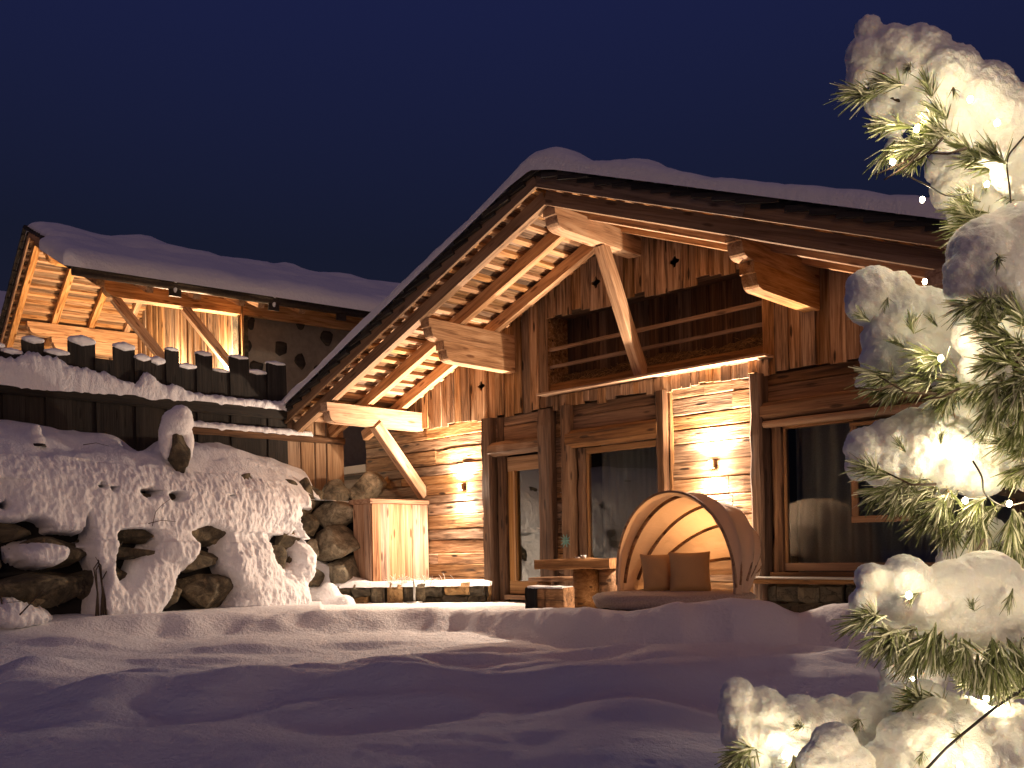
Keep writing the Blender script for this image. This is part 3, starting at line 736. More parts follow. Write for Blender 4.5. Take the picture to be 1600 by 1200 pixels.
for b in [(500, 772, 34, 36), (533, 772, 46, 46, 'stone_lit'), (580, 766, 62, 54, 'stone_lit'), (634, 762, 56, 46, 'stone_ochre', -.1), (530, 806, 76, 38, 'stone_lit', -.10), (532, 847, 90, 56, 'stone_lit', -.08), (546, 893, 78, 56, 'stone_lit', -.08), (497, 862, 22, 32, 'stone_lit'), (484, 786, 38, 70), (492, 820, 26, 30), (500, 905, 22, 34),
          (438, 880, 32, 56), (330, 835, 88, 48), (408, 812, 60, 50), (310, 878, 92, 34), (214, 866, 88, 26), (340, 918, 132, 56), (250, 932, 60, 30), (212, 836, 80, 34),
          (66, 920, 158, 62), (16, 832, 60, 34, 'stone_dark'), (78, 868, 94, 52), (150, 860, 50, 40, 'stone_dark'), (-40, 880, 90, 60), (150, 915, 60, 60, 'stone_dark'), (190, 905, 40, 50), (430, 920, 60, 40), (465, 900, 44, 60), (460, 840, 46, 50), (390, 858, 60, 40), (10, 960, 120, 40), (120, 800, 100, 50, 'stone_dark'), (230, 790, 90, 50), (300, 780, 70, 50, 'stone_dark'), (380, 765, 80, 50), (60, 775, 90, 60), (440, 770, 60, 50), (210, 750, 60, 40, 'stone_dark'), (270, 930, 50, 40, 'stone_dark'), (410, 905, 50, 40, 'stone_dark'), (455, 935, 60, 30)]:
    boulder(*b)
# earth behind the boulders
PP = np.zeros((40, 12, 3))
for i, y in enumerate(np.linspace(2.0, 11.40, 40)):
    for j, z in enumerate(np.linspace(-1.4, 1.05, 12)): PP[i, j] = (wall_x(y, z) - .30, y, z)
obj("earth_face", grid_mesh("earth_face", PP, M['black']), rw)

# snow plastered on the wall and the bank up to the fence (a sheet that sinks behind the bare boulders)
BL = []   # (px, py, rx, ry, amount)
def blob(px, py, rx, ry, a): BL.append((px, py, rx, ry, a))
for b in [(60, 735, 130, 95, .30), (190, 760, 100, 70, .27), (300, 745, 100, 75, .28), (400, 745, 80, 65, .30), (450, 780, 42, 50, .25), (155, 860, 22, 70, .25), (160, 930, 20, 40, .16), (255, 800, 26, 60, .2), (285, 870, 16, 40, .16), (265, 850, 26, 22, .14),
          (70, 870, 40, 22, .20), (238, 908, 44, 34, .22), (215, 940, 40, 30, .2), (375, 895, 32, 34, .20), (410, 875, 26, 50, .2), (425, 920, 44, 34, .22), (400, 945, 70, 18, .2), (480, 870, 20, 38, .18), (470, 940, 40, 20, .2), (330, 800, 50, 26, .12), (205, 820, 45, 24, .14), (50, 815, 90, 24, .1), (380, 830, 24, 40, .13), (355, 850, 14, 24, .1), (500, 812, 18, 12, .08), (20, 950, 60, 26, .2), (72, 866, 50, 24, .30), (375, 888, 34, 34, .26), (428, 915, 46, 30, .26), (480, 872, 22, 46, .28), (245, 900, 44, 36, .28), (292, 850, 24, 46, .26), (160, 895, 24, 75, .30), (25, 968, 70, 22, .30), (205, 950, 40, 34, .3), (345, 825, 26, 24, .2), (100, 815, 50, 26, .2)]: blob(*b)
for b in [(152, 757, 10, 9, -.5), (170, 763, 7, 8, -.4), (230, 767, 22, 14, -.55), (268, 776, 16, 11, -.55), (353, 771, 7, 9, -.35), (15, 830, 40, 14, -.35), (55, 822, 24, 13, -.45), (95, 842, 34, 10, -.35), (133, 820, 8, 22, -.45), (320, 834, 34, 12, -.32), (205, 838, 28, 12, -.3), (120, 905, 60, 40, -.3), (300, 900, 40, 30, -.22), (325, 920, 46, 22, -.3), (190, 880, 20, 24, -.15), (440, 905, 12, 16, -.2), (155, 905, 7, 40, -.12), (5, 790, 6, 6, -.3)]: blob(*b)
def bank(y, t):
    """t 0..1 up the face, 1..2 back to the fence"""
    ztop = 1.42 - .10 * (y - 4.5) * .35
    rb = max(0, min(1, (y - 8.0) / 1.8)); ztop -= .34 * rb * rb      # lower towards the right end
    if t <= 1:
        z = -1.15 + (ztop + 1.15) * t; x = wall_x(y, z)
        k = max(0, (t - .80) / .20); x -= .22 * k * k
        return x, z
    f = t - 1; xb, _ = bank(y, 1.0)
    zb = 2.02 - .08 * (y - 4.5) * .3 - .35 * rb
    return xb + (-14.98 - xb) * f, ztop + (zb - ztop) * (1 - (1 - f) ** 1.6)
ys = np.linspace(2.2, 9.6, 420); ts = np.concatenate([np.linspace(0, 1, 170), np.linspace(1.02, 2, 50)])
PP = np.zeros((len(ys), len(ts), 3))
for i, y in enumerate(ys):
    for j, t in enumerate(ts):
        x, z = bank(float(y), float(t)); p = Vector((x, y, z)); px, py = proj(p)
        if t <= 1.0:
            a = (-.09 if t < .62 else -.02) if t < .86 else .2
            for (bx, by, rx, ry, am) in BL:
                q = ((px - bx) / rx) ** 2 + ((py - by) / ry) ** 2
                if q < 6: a += am * math.exp(-q * (1.1 if am > 0 else 1.3))
            if y > 8.85: a -= (y - 8.85) * .55
            edge = .045 * noise.noise(Vector((y * 27, z * 15, 7.0))) + .10 * fbm(y * 3.1, z * 1.7, 4.0, 3) + .05 * noise.noise(Vector((y * 11, z * 3.5, 2.0)))
            sh = 1 - abs(noise.noise(Vector((y * 12, z * 7.0, 8)))) * 2 + .6 * noise.noise(Vector((y * 24, z * 13, 3)))
            a = min(a, .30 + .06 * fbm(y * 1.1, z * 1.0, 1, 2))
            a_ = a - .105 + edge * .55; th = math.tanh(a_ * 9.0); th = ((.17 if t > .55 else .24) if th > 0 else .50) * th + .35 * max(0, a_) + .03 * fbm(y * 2.6, z * 2.2, 9.0, 3) * (a_ > 0) + .020 * sh * (1 if a_ > -.05 else 0)
            th = max(-.45, min(.62, th))
            x += th; dz = 0
            if t > .86: z += .03 * noise.noise(Vector((y * 2, t * 6, 0)))
        else:
            f = t - 1
            lump = .05 * fbm(y * 1.3, f * 1.5, 6.0, 3)
            z += lump + .03 * noise.noise(Vector((y * 5, f * 4, 0))) * (1 - f * .5)
            x += .18 * (1 - f) + (.0 if f > .3 else (.3 - f) * .2)
            for (bx, by, rx, ry, am) in ((62, 700, 36, 16, -.06), (120, 690, 40, 16, -.15), (212, 686, 26, 12, -.32), (155, 650, 16, 12, .12), (110, 632, 18, 8, .08)):
                q = ((px - bx) / rx) ** 2 + ((py - by) / ry) ** 2
                if q < 6: z += am * math.exp(-q)
        PP[i, j] = (x, y, z)
tag(obj("wall_snow", grid_mesh("wall_snow", PP, M['snow_wall'], flip=False)), "wind-blown snow plastered over the boulder wall and the bank above it", "snow", kind="stuff")
# upper ground behind the fence
gm = mesh("upper_ground", [(-14.95, -20, 1.45), (-60, -20, 1.6), (-60, 60, 1.6), (-16.2, 60, 1.2), (-15.4, 11.6, 1.0), (-14.2, 11.4, .75), (-14.2, 9.7, .95)], [(0, 6, 5, 4, 3, 2, 1)], M['snow'])
obj("upper_ground", gm, kind="structure")
# upright stone and its cap
pt = at_x(278, 700, -14.0)
st = tag(obj("standing_stone", rock_mesh("standing_stone", .20, .24, .46, M['stone'], random.Random(3), rough=.06), None, Matrix.Translation(pt) @ Matrix.Rotation(-.12, 4, 'Y')), "upright boulder standing on top of the retaining wall under a tall cap of snow", "stone")
def lump(name, spec, mat, label, vox=.03, disp=.02, dscale=.08, group=None, kind=None, cat="snow", it=6, sub_smooth=True):
    """union of ellipsoids, skinned into one rounded body, surface roughened"""
    bm = bmesh.new()
    for (c, r) in spec:
        r = (r, r, r) if not hasattr(r, '__len__') else r
        mtx = Matrix.Translation(c) @ Matrix.Diagonal((*r, 1))
        bmesh.ops.create_icosphere(bm, subdivisions=3, radius=1.0, matrix=mtx)
    o = obj(name, bm_mesh(name, bm, mat, True))
    md = o.modifiers.new("skin", 'REMESH'); md.mode = 'VOXEL'; md.voxel_size = vox; md.use_smooth_shade = True
    ms = o.modifiers.new("melt", 'SMOOTH'); ms.factor = .5; ms.iterations = it
    for k, (dd, ss) in enumerate(((disp, dscale), (disp * .55, dscale * .32))):
        tx = bpy.data.textures.new(name + "_rough", 'CLOUDS'); tx.noise_scale = ss; tx.noise_depth = 3
        mdp = o.modifiers.new("rough", 'DISPLACE'); mdp.texture = tx; mdp.strength = dd; mdp.mid_level = .5; mdp.texture_coords = 'GLOBAL'
    return tag(o, label, cat, group, kind)
lump("snow_pile", [(pt + Vector((.0, .0, .40)), (.22, .25, .22)), (pt + Vector((.02, .05, .52)), (.16, .17, .16)), (pt + Vector((-.05, -.16, .15)), (.14, .12, .34)), (pt + Vector((-.1, .15, .1)), (.2, .14, .34))], M['snow_wall'], "tall white snow cap on the upright boulder", .025, .03, .1, cat="snow cap")
pl = at_x(60, 698, -14.15)
gl = thing("garden_lamp", "little garden light buried to its head on the snowy bank, left end", "lamp", pl)
tube("lamp_post", gl, M['iron'], [pl + Vector((0, 0, -.3)), pl + Vector((0, 0, .02))], .035, n=8)
tube("lamp_hood", gl, M['iron'], [pl + Vector((0, 0, .0)), pl + Vector((0, 0, .04))], .11, .09, n=10)
lump("snow_pile", [(pt_ + pl, r_) for pt_, r_ in ((Vector((0, 0, .08)), (.10, .10, .10)), (Vector((-.02, -.02, .20)), (.07, .075, .13)))], M['snow'], "egg-shaped snow cap on the little buried garden light", .02, .015, .06, cat="snow cap")
# stems hanging out of the snow
gr = thing("dry_shrub", "bare brown shrub twigs bent down at the foot of the boulder wall", "shrub", on_wall(165, 945))
for k in range(5):
    p0 = on_wall(150 + k * 4, 965, .22); p1 = on_wall(158 + RR.uniform(-14, 14), 900 + RR.uniform(-20, 10), .22); p2 = on_wall(165 + RR.uniform(-20, 30), 860 + RR.uniform(-30, 10), .16)
    tube("stem", gr, M['stalk'], [p0, (p0 + p1) / 2 + Vector((.05, 0, 0)), p1, p2], .016, .006, n=5)
gr2 = thing("dry_shrub", "thin bare shrub poking out of the snow at the left edge of the garden", "shrub", at_d(15, 960, 12.2))
for k in range(5):
    a = at_d(14 + RR.uniform(-10, 8), 975, 12.0); b = at_d(20 + RR.uniform(-40, 60), 915 + RR.uniform(-10, 30), 12.1); c = b + Vector((RR.uniform(-.1, .3), RR.uniform(-.1, .2), RR.uniform(-.25, .05)))
    tube("stem", gr2, M['stalk'], [a, b, c], .012, .004, n=5)
gr3 = thing("garden_twig", "two long arching twigs in front of the snowy boulder wall", "twig", on_wall(260, 830))
for pts in ([(238, 822), (243, 800), (252, 790), (268, 778)], [(232, 818), (252, 813), (275, 815)], [(130, 695), (150, 692), (170, 697)], [(160, 672), (182, 682), (196, 690)]):
    tube("stem", gr3, M['stalk'], [on_wall(a, b, .30) for a, b in pts], .006, .003, n=4)

# ------------------------------------------------------------------ fence
fence = thing("fence", "dark fence of uneven upright planks on horizontal logs, above the bank", "fence", (-14.9, 7, 1.3))
FX = -14.95
prof = [(-40, 4, 540, 10), (2, 33, 552, 9), (36, 66, 533, 9), (70, 106, 553, 9), (108, 146, 535, 12), (148, 176, 562, 0), (178, 208, 544, 10), (210, 232, 562, 10), (234, 256, 566, 10), (258, 276, 548, 6), (278, 305, 574, 7), (306, 328, 555, 7), (330, 357, 580, 4), (358, 385, 560, 6), (387, 414, 583, 6), (416, 443, 570, 6)]
caps = []
for i, (a, b, top, cap) in enumerate(prof):
    pa, pb = at_x(a, top, FX), at_x(b, top, FX); z1 = (pa.z + pb.z) / 2; w = pb.y - pa.y + .035; ym = (pa.y + pb.y) / 2; xo_ = FX + (.028 if i % 2 else 0)
    beam("plank", fence, M['dark'], (xo_ + RR.uniform(0, .006), ym, 1.1), (xo_ + RR.uniform(0, .006), ym, z1), w, .05, upv=(1, 0, 0), segs=4, jit=.005)
    if cap: caps.append((ym, w, z1, cap / F * pa.dot(fw)))
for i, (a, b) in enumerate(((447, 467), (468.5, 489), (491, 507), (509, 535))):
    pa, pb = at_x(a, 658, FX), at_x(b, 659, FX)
    beam("plank", fence, M['fencelit'], (FX + RR.uniform(0, .02), (pa.y + pb.y) / 2, .95), (FX, (pa.y + pb.y) / 2, 2.46), pb.y - pa.y - .012, .045, upv=(1, 0, 0), segs=4, jit=.004, label="plank with lamp light painted into its pale colour")
for z0, z1, y0, y1, w, m in ((2.42, 2.64, 3.6, 9.28, .13, 'dark'), (2.05, 2.18, 7.2, 10.52, .10, 'old')):
    beam("rail", fence, M[m], (FX + .09, y0, (z0 + z1) / 2), (FX + .09, y1, (z0 + z1) / 2), w, z1 - z0, segs=9, jit=.012, cham=.03)
ORD = 'first second third fourth fifth sixth seventh eighth ninth tenth eleventh twelfth thirteenth fourteenth fifteenth sixteenth'.split(); done = []
box('slit_block', fence, M['black'], (FX - .06, 2.0, 1.0), (FX - .04, 9.25, 2.60))  # black board added behind the planks to stop light showing through slits
for (ym, w, z1, cap) in caps:
    me_o = lump("snow_pile", [((FX + .01, ym + w * q_, z1 + cap * .22), (.075, w * .22, cap * (.8 - abs(q_)))) for q_ in (-.32, -.16, 0, .16, .32)], M['snow_roof'], "snow cap on the dark fence plank, %s from the left" % ORD[len(done)], .02, .012, .06, group="snow caps on the fence planks", cat="snow cap", it=2); done.append(1)
# snow lying along the rails
def rail_snow(y0, y1, z, hfun, label):
    n = int((y1 - y0) / .03); m3 = 12; PP = np.zeros((n, m3, 3))
    for i in range(n):
        y = y0 + (y1 - y0) * i / (n - 1); h = hfun(y)
        for j in range(m3):
            a = math.pi * j / (m3 - 1) * 1.18 - .28
            droop = .05 * max(0, noise.noise(Vector((y * 7, 0, 2))))
            r = 1 + .22 * noise.noise(Vector((y * 9, j * .5, 4))) + .12 * noise.noise(Vector((y * 22, j * .9, 1)))
            PP[i, j] = (FX + .075 + .125 * math.cos(a) * r, y, z + h * math.sin(a) * r - (droop if a < .3 else 0))
    tag(obj("rail_snow", grid_mesh("rail_snow", PP, M['snow_wall'])), label, "snow", kind="stuff")
def hf(y):
    b = .12 + .19 / (1 + math.exp((y - 6.2) * 5))
    return b + .05 * noise.noise(Vector((y * 1.6, 0, 0))) + .24 * math.exp(-((y - 6.72) / .17) ** 2) + .10 * math.exp(-((y - 7.15) / .14) ** 2) + (.10 * math.exp(-((y - 5.0) / .4) ** 2))
rail_snow(3.6, 9.35, 2.62, hf, "lumpy snow along the upper fence log")
rail_snow(7.25, 9.75, 2.175, lambda y: .09 + .03 * noise.noise(Vector((y * 2, 3, 0))), "thin snow along the lower fence rail")

# ------------------------------------------------------------------ wooden cupboard, planter
cup = thing("wooden_cupboard", "pale pine cupboard of upright boards against the boulder wall, left of the lamp", "cupboard", (-13.75, 10.8, -.95))
ysb = np.linspace(10.13, 11.42, 8)
for i in range(7):
    w = ysb[i + 1] - ysb[i] - .004; ym = (ysb[i] + ysb[i + 1]) / 2
    beam("cupboard_board", cup, M['pine'], (-13.53 + RR.uniform(0, .008), ym, -1.0), (-13.53 + RR.uniform(0, .008), ym, .86), w, .03, upv=(1, 0, 0), segs=4, jit=.002)
for i in range(3):
    beam("cupboard_board", cup, M['pine'], (-13.62 - i * .17, 10.115, -1.0), (-13.62 - i * .17, 10.115, .86), .165, .03, upv=(0, -1, 0), segs=3, jit=.002)
beam("cupboard_lid", cup, M['pine'], (-13.80, 10.07, .905), (-13.80, 11.43, .905), .66, .08, segs=5, jit=.003, cham=.01)

pA, pB = Vector((-14.08, 9.55, 0)), Vector((-11.67, 11.28, 0)); pd = (pB - pA).normalized(); pn = Vector((pd.y, -pd.x, 0))
planter = thing("stone_planter", "low planter wall of rough grey and ochre stones in front of the cupboard", "planter", (-12.9, 10.4, -1.0))
ln = (pB - pA).length; ws = []
s_ = .0
while s_ < ln - .05:
    w = min(RR.uniform(.24, .46), ln - s_)
    split = RR.random() < .45
    for (z0, z1) in (((-1.02, -.80), (-.79, -.575)) if split else ((-1.02, -.575),)):
        c = pA + pd * (s_ + w / 2) - pn * .12 + Vector((0, 0, (z0 + z1) / 2))
        me = board_mesh(w - .012, .30 + RR.uniform(0, .06), z1 - z0 - .008, M[RR.choice(['stone', 'stone', 'stone_dark', 'stone_ochre'])], 4, .034, .07)
        obj("stone", me, planter, frame(c - pd * (w / 2 - .006), pd, (RR.uniform(-.1, .1), 0, 1)))
    s_ += w
beam("mortar_core", planter, M['stone_dark'], pA - pn * .24 + Vector((0, 0, -.8)), pB - pn * .24 + Vector((0, 0, -.8)), .28, .40)
PP = np.zeros((70, 9, 3))
for i in range(70):
    s_ = -.25 + (ln + .25) * i / 69
    for j in range(9):
        f = j / 8; c = pA + pd * s_ + pn * (.05 - f * .62)
        up_ = max(0, .85 - s_) ** 1.5 * .35
        PP[i, j] = (c.x, c.y, -.585 + (.055 + up_ * (1 - .6 * (f < .2))) * min(1, f * 5) + .012 * noise.noise(Vector((s_ * 6, f * 3, 0))) - (.04 if j == 0 else 0))
tag(obj("planter_snow", grid_mesh("planter_snow", PP, M['snow'])), "thin snow on the planter's top edge", "snow", kind="stuff")
lump("snow_heap", [(pA + pn * .10 + pd * .05 + Vector((0, 0, -.93)), (.26, .26, .42)), (pA + pn * .14 + pd * .36 + Vector((0, 0, -1.0)), (.24, .22, .26)), (pA - pd * .25 + Vector((0, 0, -.86)), (.26, .3, .3))], M['snow'], "drift of snow heaped on the left end of the planter", .03, .05, .16, cat="snow drift", it=22)
pp = thing("frosted_plant", "low frosted tuft of dead stems on the planter beside the thin white post", "plant", pA + pd * 1.55)
for k in range(90):
    s0 = pA + pd * (1.5 + RR.gauss(0, .30)) - pn * RR.uniform(.02, .3) + Vector((0, 0, -.56))
    a = RR.uniform(-1.2, 1.2); l = RR.uniform(.08, .2)
    d = (pd * math.sin(a) + Vector((0, 0, .7 * math.cos(a))) + pn * RR.uniform(-.3, .6)).normalized()
    tube("stem", pp, M['frost'], [s0, s0 + d * l * .6 + Vector((0, 0, .01)), s0 + d * l + Vector((0, 0, -.02))], .006, .003, n=3)
pq = pA + pd * 1.62 + pn * .13
wp = thing("thin_post", "thin white post standing in front of the stone planter", "post", pq + Vector((0, 0, -1)))
tube("rod", wp, M['steel'], [pq + Vector((0, 0, -1.0)), pq + Vector((0, 0, -.50))], .022, n=8); tube("foot", wp, M['steel'], [pq + Vector((0, 0, -.92)), pq + Vector((0, 0, -.88))], .14, n=12)

# ------------------------------------------------------------------ table, stool, bench
def hewn(name, parent, mat, p0, p1, w, h, **kw): return beam(name, parent, mat, p0, p1, w, h, segs=8, jit=.012, cham=.02, **kw)
tb = thing("log_table", "heavy rustic table, a thick wooden slab on log trunks", "table", at_d(905, 940, 13.4))
c0 = at_d(906, 880, 13.4); ta = Vector((.96, .28, 0)).normalized(); tn = Vector((-.28, .96, 0)).normalized()
ztop = -.155
A = at_d(835, 880, 13.5); A.z = ztop - .075; B = at_d(952, 880, 12.95); B.z = ztop - .075
tdir = (B - A).normalized(); tnn = Vector((-tdir.y, tdir.x, 0))
hewn("tabletop", tb, M['bark'], A + tnn * .34, B + tnn * .34, .68, .145)
for f, r_ in ((.58, .215), (.86, .14)):
    c = A + (B - A) * f + tnn * .34
    tube("trunk_leg", tb, M['bark'], [Vector((c.x, c.y, -1.0)), Vector((c.x + .01, c.y, -.6)), Vector((c.x, c.y, ztop - .15))], r_, r_ * .96, n=14)
sl = thing("log_stool", "squat log stool with a dark left end, in front of the table", "stool", at_d(865, 945, 13.0))
c = at_d(866, 930, 12.9); c.z = -.72
hewn("seat_block", sl, M['bark'], c - ta * .12 - tn * .1, c + ta * .26 - tn * .1, .36, .36)
hewn("dark_end", sl, M['black'], c - ta * .30 - tn * .1 + Vector((0, 0, .01)), c - ta * .122 - tn * .1 + Vector((0, 0, .01)), .40, .34)  # near-black block forming the left end of the stool
beam("snow_dusting", sl, M['snow'], c - ta * .28 - tn * .1 + Vector((0, 0, .195)), c + ta * .26 - tn * .1 + Vector((0, 0, .188)), .34, .022, segs=5, jit=.006)
bn = thing("wooden_bench", "plank bench behind the table along the window", "bench", at_d(905, 930, 14.3))
b0 = at_d(833, 907, 14.4); b1 = at_d(985, 902, 13.7); b0.z = b1.z = -.47
hewn("seat", bn, S, b0, b1, .36, .06)
for f in (.12, .85):
    c = b0 + (b1 - b0) * f; tube("leg", bn, M['bark'], [Vector((c.x, c.y, -1.0)), Vector((c.x, c.y, -.5))], .11, n=10)
for px, lab, hgt in ((912, "short clear tumbler on the log table", .05), (903, "low glass dish beside the tumbler on the log table", .025)):
    q = at_d(px, 870, 13.3); q.z = ztop
    tag(tube("tumbler", None, M['ceramic'], [q, q + Vector((0, 0, hgt))], .036, .04, n=10), lab, "glass")
q = at_y(884, 845, 11.30)
bm = bmesh.new(); tube_into(bm, [q, q + Vector((.002, .004, .02))], .01)
for k in range(10):
    a = k / 10 * 2 * math.pi; d = Vector((math.cos(a), RR.uniform(-.3, .1), math.sin(a)))
    tube_into(bm, [q, q + d * .11], .022, .004, 4)
tag(obj("star_ornament", bm_mesh("star_ornament", bm, M['teal'])), "small pale teal star hanging on the post between door and middle window", "ornament")

# ------------------------------------------------------------------ canopy bed
LC = at_d(1052, 925, 11.6); LC.z = -.95
ax = (rt * .66 - fw * .75).normalized()            # axis of the hoops
bk = Vector((-ax.y, ax.x, 0))                      # to the back
bed = thing("canopy_bed", "round outdoor daybed with a pleated beige canopy hood, fleece mattress and black woven base", "daybed", LC)
def disc(name, r0, r1, z0, z1, mat, n=48, round_=.06, lumpy=0.0):
    vs = []; fs = []; prof = [(r0, z0), (r0 + (r1 - r0) * .5, z0 + (z1 - z0) * .35), (r1, z0 + (z1 - z0) * .7), (r1 - round_, z1), (r1 * .5, z1 + .008)]
    for k in range(n):
        a = k / n * 2 * math.pi
        for (r, z) in prof:
            rr = r * (1 + lumpy * noise.noise(Vector((math.cos(a) * 6, math.sin(a) * 6, z * 14))))
            p = LC + ax * (rr * 1.0 * math.cos(a)) + bk * (rr * 1.0 * math.sin(a)); vs.append((p.x, p.y, z + lumpy * .5 * noise.noise(Vector((math.cos(a) * 5, math.sin(a) * 5, r)))))
    m_ = len(prof)
    for k in range(n):
        for j in range(m_ - 1): fs.append((k * m_ + j, ((k + 1) % n) * m_ + j, ((k + 1) % n) * m_ + j + 1, k * m_ + j + 1))
    vs.append((LC.x, LC.y, z1 + .01)); vs.append((LC.x, LC.y, z0))
    for k in range(n): fs.append((k * m_ + m_ - 1, ((k + 1) % n) * m_ + m_ - 1, n * m_)); fs.append((((k + 1) % n) * m_, k * m_, n * m_ + 1))
    return obj(name, mesh(name, vs, fs, mat, True), bed)
disc("woven_base", .80, .96, -1.0, -.735, M['wicker'])
disc("mattress", .95, .99, -.73, -.575, M['fleece'], n=96, round_=.07, lumpy=.025)
PZ = -.50; HR, HH = .93, 1.17
def hoop(phi, th, k=1.0):
    al = max(0.0, phi) * .50
    ph = max(phi, 0)
    mid = LC + bk * (HR * math.sin(al)); apex = LC + up * (HH * max(0, math.cos(ph)) ** .62) + bk * (1.38 * math.sin(ph) + .25 * min(0, phi) * HH)
    q = mid + ax * (HR * math.cos(al) * math.cos(th) * k) + (apex - mid) * (k * math.sin(th) ** .92)
    q.z += PZ - LC.z + .10 * math.sin(ph); return q
PHI = [math.radians(a) for a in (-12, 14, 40, 64, 86, 104)]
nph, nth = 61, 56; PP = np.zeros((nph, nth, 3))
for i in range(nph):
    f = i / (nph - 1) * (len(PHI) - 1); lo = min(int(f), len(PHI) - 2); fr = f - lo
    phi = PHI[lo] + (PHI[lo + 1] - PHI[lo]) * fr
    for j in range(nth):
        th = math.pi * (-.02 + 1.04 * j / (nth - 1)); th = max(0.0, min(math.pi, th))
        sag = 1 - .045 * math.sin(math.pi * fr) + .008 * noise.noise(Vector((i * .22, j * .5, 0))) + .006 * noise.noise(Vector((i * .9, j * .25, 4)))
        p = hoop(phi, th, sag)
        drop = max(0, 1 - math.sin(th) / .22)
        p.z -= .14 * drop * (1 if True else 0)
        if p.z < -.70: p.z = -.70
        PP[i, j] = p
obj("canopy_cloth", grid_mesh("canopy_cloth", PP, M['canopy']), bed)
for i, ph in enumerate(PHI[:-1]):
    pts = [hoop(ph, math.pi * k / 36, 1.0 if i == 0 else .972) for k in range(37)]
    tube("hoop", bed, M['bark'] if i else M['fencelit'], pts, .016 if i == 0 else .024, n=6)
# pleat band at the mouth
PP = np.zeros((5, nth, 3))
for i in range(5):
    for j in range(nth): PP[i, j] = hoop(PHI[0] - .0 + math.radians(i * .35 - .6), math.pi * j / (nth - 1), 1.012)
obj("canopy_hem", grid_mesh("canopy_hem", PP, M['canopy']), bed)
def pillow(c, w, ang, lean, label):
    n = 18; vs = []; fs = []
    for sgn in (1, -1):
        for i in range(n):
            for j in range(n):
                a, b = i / (n - 1) * 2 - 1, j / (n - 1) * 2 - 1
                t = max(0, (1 - a ** 4) * (1 - b ** 4)) ** .55 * .10
                pin = 1 - .07 * (1 - b * b) * abs(a) ** 3; pin2 = 1 - .07 * (1 - a * a) * abs(b) ** 3
                t *= 1 + .12 * noise.noise(Vector((a * 2.3, b * 2.3, c.x)))
                vs.append((a * w / 2 * pin, sgn * t, b * w / 2 * pin2))
    for s_, o_ in ((1, 0), (-1, n * n)):
        for i in range(n - 1):
            for j in range(n - 1):
                q_ = (o_ + i * n + j, o_ + (i + 1) * n + j, o_ + (i + 1) * n + j + 1, o_ + i * n + j + 1); fs.append(q_ if s_ < 0 else q_[::-1])
    mw = Matrix.Translation(c) @ Matrix.Rotation(ang, 4, 'Z') @ Matrix.Rotation(lean, 4, 'X')
    return tag(obj("pillow", mesh("pillow", vs, fs, M['cushion'], True), None, mw), label, "pillow", "pillows on the canopy bed")
pa = at_d(1078, 893, 11.75); pa.z = -.575 + .245; pb_ = at_d(1031, 893, 12.0); pb_.z = -.575 + .235
yaw = math.atan2(rt.y, rt.x)
pillow(pa, .52, yaw - .12, -.20, "square mustard pillow standing in front, on the right of the daybed")
pillow(pb_, .50, yaw + .25, -.22, "square mustard pillow half hidden behind the other, on the left of the daybed")

# ------------------------------------------------------------------ the second chalet up the slope
def H(s, t, z): return fw * (23 - .8 * s + .6 * t) + rt * (-11.6 + .6 * s + .8 * t) + up * z
D2 = (fw * .6 + rt * .8); S2 = (fw * -.8 + rt * .6)
def z2(s): return 7.95 - .4 * abs(s)
h2 = thing("upper_chalet", "second timber chalet up the slope, lit gable porch and thick snow on its roof", "chalet", H(0, 3.2, 1.5))
def b2(name, m, s0, t0, z0_, s1, t1, z1_, w, h, upv=(0, 0, 1), **kw):
    return beam(name, h2, m, H(s0, t0, z0_), H(s1, t1, z1_), w, h, upv=upv, **kw)
for side, so in ((1, 6.0), (-1, -6.6)):
    nr = tuple(S2 * (.4 * side) + up)
    for t in (.12, 1.05, 2.0, 2.95):
        b2("rafter", S, 0, t, z2(0) - .17, so, t, z2(so) - .17, .15, .18, upv=nr, segs=3, jit=.004)
    k = 0
    while True:
        s = side * (.15 + .33 * k)
        if abs(s) > abs(so): break
        b2("batten", S, s, -.05, z2(s) - .055, s, 3.25, z2(s) - .055, .09, .08, upv=nr, segs=2, jit=.003); k += 1
    for k in range(9):
        s = so * (k + .5) / 9
        b2("roof_board", M['plank'], s, 0, z2(s) + .02, s, 16, z2(s) + .02, abs(so) / 9 * 1.075, .08, upv=nr)
    b2("barge_board", M['spruce'], 0 + side * .01, -.06, z2(0) - .02, so, -.06, z2(so) - .02, .04, .14, upv=nr)
    for k in range(24):
        f = (k + .5) / 24; s = so * f; L_ = abs(so) / 24 * 1.7; dr_ = (S2 * side - up * .4).normalized()
        c = H(s, -.02, z2(s) + .10 + R.uniform(-.01, .015))
        beam("shingle", h2, M['shingle'], c - dr_ * L_ / 2 + up * .012, c + dr_ * L_ / 2 + up * .05, .36, .05, upv=nr)
def beam2(s, z0_, z1_, t0, t1, w=.26):
    me = purlin_mesh(w, z0_, z1_, 0, t1 - t0, .2)
    b = H(s, t0, 0)
    return obj("purlin", me, h2, Matrix(((D2.x, -D2.y, 0, b.x), (D2.y, D2.x, 0, b.y), (0, 0, 1, 0), (0, 0, 0, 1))))
beam2(0, 7.30, 7.70, .25, 3.3); beam2(-3.06, 6.13, 6.48, .35, 3.3); beam2(-3.06, 5.76, 6.12, .95, 3.3); beam2(5.0, 5.34, 5.72, .35, 12.0)
beam2(4.0, 5.80, 6.08, .5, 3.3)
